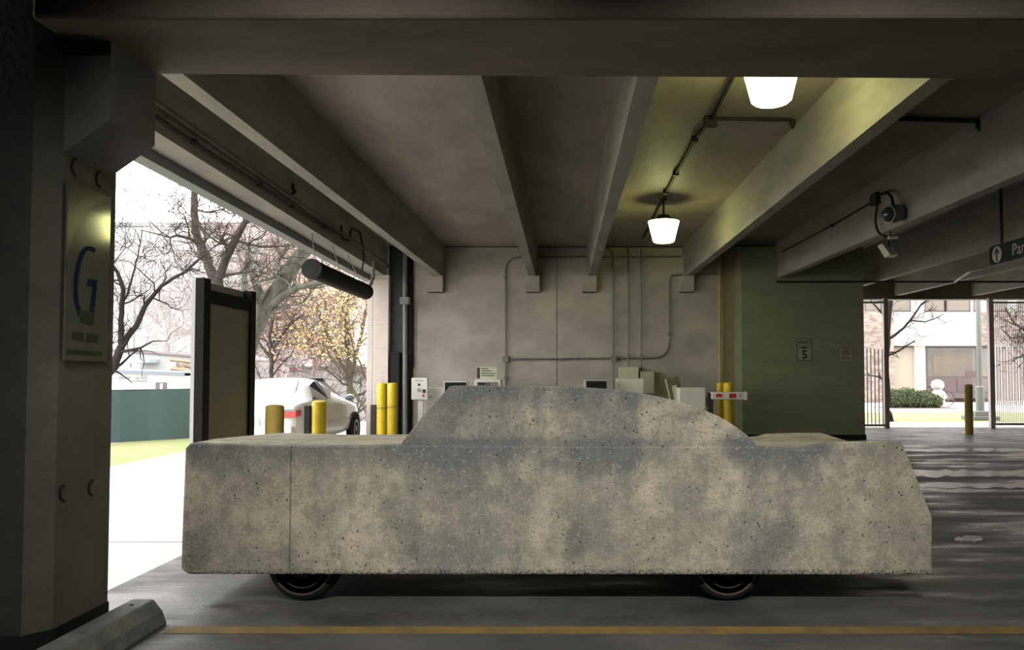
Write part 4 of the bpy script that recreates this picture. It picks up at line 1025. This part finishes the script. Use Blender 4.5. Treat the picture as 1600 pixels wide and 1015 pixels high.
# ------------------------------------------------------------------ windscreen fence and the far buildings at the left
t = thing('windscreen_fence', 'green fabric covered fence beyond the lawn', 'fence', (-9.8, 16.4, 0))
f0 = Vector((-14.6, 9.4, 0)); f1 = PZ(165, 692, 0); f2 = PZ(300, 684, 0); f3 = f2 + (f2 - f1) * .9
dfn = (f2 - f1).normalized(); fpts = [f1 - dfn * 8, f1, f2, f3]
zf = PY(165, 610, f1.y).z
nn = Vector((-dfn.y, dfn.x, 0))
bm = B(); a, b = fpts[0], fpts[3]
nseg = 40; R0, R1 = [], []
for i in range(nseg + 1):
    p = a.lerp(b, i / nseg) + nn * .02 * math.sin(i * 1.9)
    R0.append(bm.verts.new((p.x, p.y, .0))); R1.append(bm.verts.new((p.x, p.y, zf - .01 * math.sin(i * 1.3))))
for i in range(nseg): bm.faces.new((R0[i], R0[i + 1], R1[i + 1], R1[i]))
scr = obj('fabric_screen', bm, M['fence'], t); sm = scr.modifiers.new('thick', 'SOLIDIFY'); sm.thickness = .01
bm = B(); tube(bm, [Vector((a.x, a.y, zf)) + nn * .04, Vector((b.x, b.y, zf)) + nn * .04], .02); obj('top_rail', bm, M['dark'], t)
for i in range(7):
    p = a.lerp(b, i / 6) + nn * .06; bm = B(); tube(bm, [(p.x, p.y, -.1), (p.x, p.y, zf)], .025); obj('fence_post', bm, M['dark'], t)
# big white building
Yb_ = 46
t = thing('white_building', 'large plain white building rising behind the bare trees', 'building', (PY(250, 560, Yb_).x, Yb_, -1.8))
xl, xr = PY(60, 400, Yb_).x, PY(470, 400, Yb_).x
bm = B(); box(bm, xl, xr, Yb_, Yb_ + 12, -1.8, PY(200, 349, Yb_).z); obj('building_wall', bm, M['bwhite'], t)
bm = B(); z_ = PY(200, 349, Yb_).z; box(bm, xl - .1, xr + .1, Yb_ - .15, Yb_, z_ - .18, z_ + .05); obj('parapet', bm, M['bline'], t)
bm = B(); z_ = PY(200, 407, Yb_).z; box(bm, xl, xr, Yb_ - .06, Yb_, z_ - .06, z_ + .08); obj('band_course', bm, M['bline'], t)
for px in (210, 265, 330, 395):
    x = PY(px, 500, Yb_).x; bm = B(); box(bm, x - .03, x + .03, Yb_ - .03, Yb_, 1, z_); obj('facade_joint', bm, M['bline'], t)
# flat white building
Yc_ = 32
t = thing('low_building', 'long low white building with a thin dark roof edge behind the trailer', 'building', (PY(250, 570, Yc_).x, Yc_, -1.8))
a = PY(90, 541, Yc_); b = PY(385, 564.5, Yc_)
bm = B(); prism(bm, [(a.x, Yc_, -1.8), (b.x, Yc_, -1.8), (b.x, Yc_, b.z), (a.x, Yc_, a.z)], (0, 5, 0)); obj('building_wall', bm, M['bwhite'], t)
bm = B(); prism(bm, [(a.x, Yc_ - .1, a.z), (b.x, Yc_ - .1, b.z), (b.x, Yc_ - .1, b.z + .05), (a.x, Yc_ - .1, a.z + .05)], (0, 5, 0)); obj('roof_edge', bm, M['winframe'], t)
q = [PY(px, py, Yc_ - .8) for px, py in ((204, 566), (232, 560.5), (233, 566), (206, 567.5))]
bm = B(); prism(bm, q, (0, .8, 0)); obj('awning', bm, mat('pale_blue_awning', (.33, .40, .42), .7), t)
bm = B(); tube(bm, [PY(204, 566, Yc_ - .7), PY(204, 574, Yc_ - .7)], .03); obj('awning_post', bm, M['bline'], t)
# trailer
Yd_ = 25
t = thing('site_trailer', 'white site trailer with a blue grey roof edge above the green fence', 'trailer', (PY(230, 600, Yd_).x, Yd_, -1.8))
a = PY(100, 576, Yd_); b = PY(289, 583, Yd_)
bm = B(); prism(bm, [(a.x, Yd_, -1.5), (b.x, Yd_, -1.5), (b.x, Yd_, b.z), (a.x, Yd_, a.z)], (0, 3, 0)); obj('trailer_wall', bm, mat('cream_trailer', (.66, .63, .60), .7), t)
bm = B(); prism(bm, [(a.x, Yd_ - .08, a.z - .08), (b.x, Yd_ - .08, b.z - .08), (b.x, Yd_ - .08, b.z + .03), (a.x, Yd_ - .08, a.z + .03)], (0, 3.2, 0)); obj('roof_edge', bm, M['bluegrey'], t)
rbox('window', M['winframe'], 243, 597, 260, 609, Yd_ - .03, .05, t, 0); rbox('window_curtain', M['offwhite'], 250, 599, 254, 609, Yd_ - .05, .03, t, 0)
rbox('lettered_board', M['bwhite'], 184, 586.5, 228, 597, Yd_ - .04, .05, t, 0)
for (x0, x1, y0, y1) in ((186, 203, 588, 592), (212, 218, 589, 592), (221, 226, 588.5, 592), (204, 227, 594, 595.5)): rbox('board_print', M['bline'], x0, y0, x1, y1, Yd_ - .05, .01, t, 0)
bm = B(); box(bm, a.x + .3, b.x - .3, Yd_ + .3, Yd_ + 2.7, -1.8, -1.5); obj('skirt', bm, M['winframe'], t)
# lumber on a truck bed
Ye_ = 29.5
t = thing('lumber_stack', 'jumble of brown boards above the trailer roof left of the sign board', 'lumber', (PY(290, 580, Ye_).x, Ye_, -1.8))
for k, (x0, y0, x1, y1, w) in enumerate(((268, 576, 302, 580, .09), (266, 562, 302, 566, .06), (276, 568, 290, 577, .07), (284, 570, 302, 574, .07), (270, 575, 288, 569, .06), (292, 566, 300, 578, .05))):
    bm = B(); tube(bm, [PY(x0, y0, Ye_ + k * .1), PY(x1, y1, Ye_ + k * .1)], w, 4); obj('board', bm, mat('plank_%d' % k, (.24, .19, .14), .9), t)
bm = B(); z_ = PY(285, 580, Ye_).z; box(bm, PY(262, 580, Ye_).x, PY(310, 580, Ye_).x, Ye_, Ye_ + 1, -1.8, z_ - .02); obj('truck_bed', bm, M['bwhite'], t)
# low sheds behind the car
Yf_ = 38.5
t = thing('low_shed', 'pale flat roofed shed visible over the white car', 'shed', (PY(500, 590, Yf_).x, Yf_, -1.8))
a = PY(398, 574, Yf_); b = PY(572, 574, Yf_)
bm = B(); box(bm, a.x, b.x, Yf_, Yf_ + 4, -1.8, a.z); obj('shed_wall', bm, M['bwhite'], t)
bm = B(); box(bm, a.x, b.x, Yf_ - .1, Yf_ + 4.1, a.z, a.z + .07); obj('roof_edge', bm, M['bline'], t)
rbox('window', M['bline'], 479, 574.5, 490, 583, Yf_ - .04, .05, t, 0)
rbox('red_sign', mat('red_board', (.45, .08, .10), .6), 447, 574.5, 460, 578.5, Yf_ - .05, .05, t, 0); rbox('red_sign', mat('red_board_b', (.45, .08, .10), .6), 398, 563, 405, 575, Yf_ - .05, .05, t, 0)

# ------------------------------------------------------------------ the white sedan outside
cx = -5.42; y0c = 13.2; Lc = 4.5
t = thing('white_sedan', 'white sedan parked outside seen from the rear behind the bollards', 'car', (cx, y0c + Lc / 2, 0))
# section stations: s, half width, belly z, shoulder z, roof z, roof half width
st = [(0, .74, .42, .80, .84, .60), (.06, .82, .30, .94, .98, .66), (.35, .87, .24, .99, 1.04, .70), (.65, .89, .22, 1.0, 1.08, .68), (1.15, .90, .20, 1.0, 1.36, .58),
      (1.7, .90, .20, .99, 1.42, .58), (2.3, .90, .20, .97, 1.40, .58), (2.75, .90, .20, .95, 1.25, .60), (3.2, .89, .20, .92, .99, .68), (3.8, .86, .22, .86, .92, .66), (4.25, .80, .25, .76, .80, .58), (4.45, .66, .34, .62, .66, .46), (4.5, .55, .40, .55, .58, .40)]
def cpt(s_, w, zb_, zs, zr, wr, k):
    P_ = [(-w * .86, zb_), (-w * .98, zb_ + .12), (-w, (zb_ + zs) / 2 + .02), (-w * .97, zs - .03), (-w * .93, zs), (-wr, zr - .03), (-wr * .6, zr), (0, zr + .02)]
    P_ = P_ + [(-a, b) for a, b in P_[-2::-1]]
    return [Vector((cx + a, y0c + s_, b)) for a, b in P_]
bm = B(); rings = []
for s_ in st: rings.append([bm.verts.new(v) for v in cpt(*s_, 0)])
for a, b in zip(rings, rings[1:]):
    for i in range(len(a)): bm.faces.new((a[i], b[i], b[(i + 1) % len(a)], a[(i + 1) % len(a)]))
bm.faces.new(rings[0]); bm.faces.new(list(reversed(rings[-1])))
bo = obj('body', bm, M['carwhite'], t, smooth=True); ss = bo.modifiers.new('sub', 'SUBSURF'); ss.levels = 1; ss.render_levels = 1
def sideq(name, pts, m, sgn=1, off=.012, dep=.02):
    """pts: (s, z) on the right flank"""
    def wat(s_, z):
        for a, b in zip(st, st[1:]):
            if a[0] <= s_ <= b[0]:
                f_ = (s_ - a[0]) / (b[0] - a[0]); q = [a[i] + (b[i] - a[i]) * f_ for i in range(6)]; break
        w, zb_, zs, zr, wr = q[1:]
        if z <= zs: return w * .985
        g_ = min((z - zs) / max(zr - .03 - zs, .01), 1); return (w * .93) * (1 - g_) + wr * g_
    bm = B(); prism(bm, [(cx + sgn * (wat(s_, z) + off), y0c + s_, z) for s_, z in pts], (-sgn * dep, 0, 0)); return obj(name, bm, m, t)
for sg_ in (1, -1):
    sideq('side_window', [(.95, 1.03), (1.25, 1.27), (1.62, 1.35), (1.78, 1.35), (1.78, 1.01)], M['glass_dark'], sg_)
    sideq('side_window', [(1.84, 1.01), (1.84, 1.35), (2.3, 1.33), (2.68, 1.18), (2.95, 1.0)], M['glass_dark'], sg_)
    sideq('trim_strip', [(.95, .56), (.95, .60), (3.3, .58), (3.3, .54)], M['beige'], sg_, .015)
    for (s0) in (.85, 3.55):
        c = Vector((cx + sg_ * .80, y0c + s0, .31))
        bm = B(); lathe(bm, [(.36, .0), (.36, .115 * sg_), (.33, .118 * sg_)], c, 28, 'X'); obj('wheel_arch', bm, M['black'], t)
        bm = B(); lathe(bm, [(.2, .0), (.30, .0), (.315, .03 * sg_), (.315, .11 * sg_), (.29, .125 * sg_), (.19, .125 * sg_)], c, 28, 'X'); wo = obj('wheel', bm, M['rubber'], t, smooth=True)
        bm = B(); lathe(bm, [(.02, .13 * sg_), (.10, .122 * sg_), (.19, .128 * sg_), (.2, .11 * sg_)], c, 24, 'X'); obj('wheel_rim', bm, M['silver'], wo, smooth=True)
    # mirror
    c = Vector((cx + sg_ * 1.0, y0c + 2.75, 1.0)); bm = B()
    bmesh.ops.create_icosphere(bm, subdivisions=2, radius=1, matrix=Matrix.Translation(c) @ Matrix.Diagonal((.11, .07, .075, 1))); mo = obj('side_mirror', bm, M['carwhite'], t, smooth=True)
    bm = B(); bmesh.ops.create_icosphere(bm, subdivisions=2, radius=1, matrix=Matrix.Translation(c - Vector((0, .03, 0))) @ Matrix.Diagonal((.09, .055, .06, 1))); obj('mirror_glass', bm, M['bluegrey'], mo, smooth=True)
    # tail light
    x0, x1 = (cx + .36, cx + .86) if sg_ > 0 else (cx - .86, cx - .36)
    bm = B(); box(bm, x0, x1, y0c - .03, y0c + .22, .74, .88); tl = obj('tail_light', bm, M['tail'], t, bevel=.02)
    bm = B(); box(bm, x0 + .01, x1 - .01, y0c - .035, y0c - .02, .845, .885); obj('clear_lens', bm, M['galv'], tl)
bm = B(); box(bm, cx - .8, cx + .8, y0c - .10, y0c + .15, .36, .60); obj('rear_bumper', bm, M['carwhite'], t, bevel=.05)
bm = B(); prism(bm, [(cx - .56, y0c + .70, 1.06), (cx + .56, y0c + .70, 1.06), (cx + .5, y0c + 1.13, 1.36), (cx - .5, y0c + 1.13, 1.36)], (0, -.02, .03)); obj('rear_window', bm, mat('sky_reflection_glass', (.35, .36, .37), .05, spec=1), t)  # pale base colour stands in for the sky reflected in the glass
bm = B(); prism(bm, [(cx - .56, y0c + 3.15, 1.01), (cx + .56, y0c + 3.15, 1.01), (cx + .5, y0c + 2.45, 1.40), (cx - .5, y0c + 2.45, 1.40)], (0, .02, .02)); obj('windshield', bm, M['glass_dark'], t)
bm = B(); box(bm, cx - .26, cx + .26, y0c - .125, y0c - .10, .62, .74); obj('license_plate', bm, M['beige'], t)
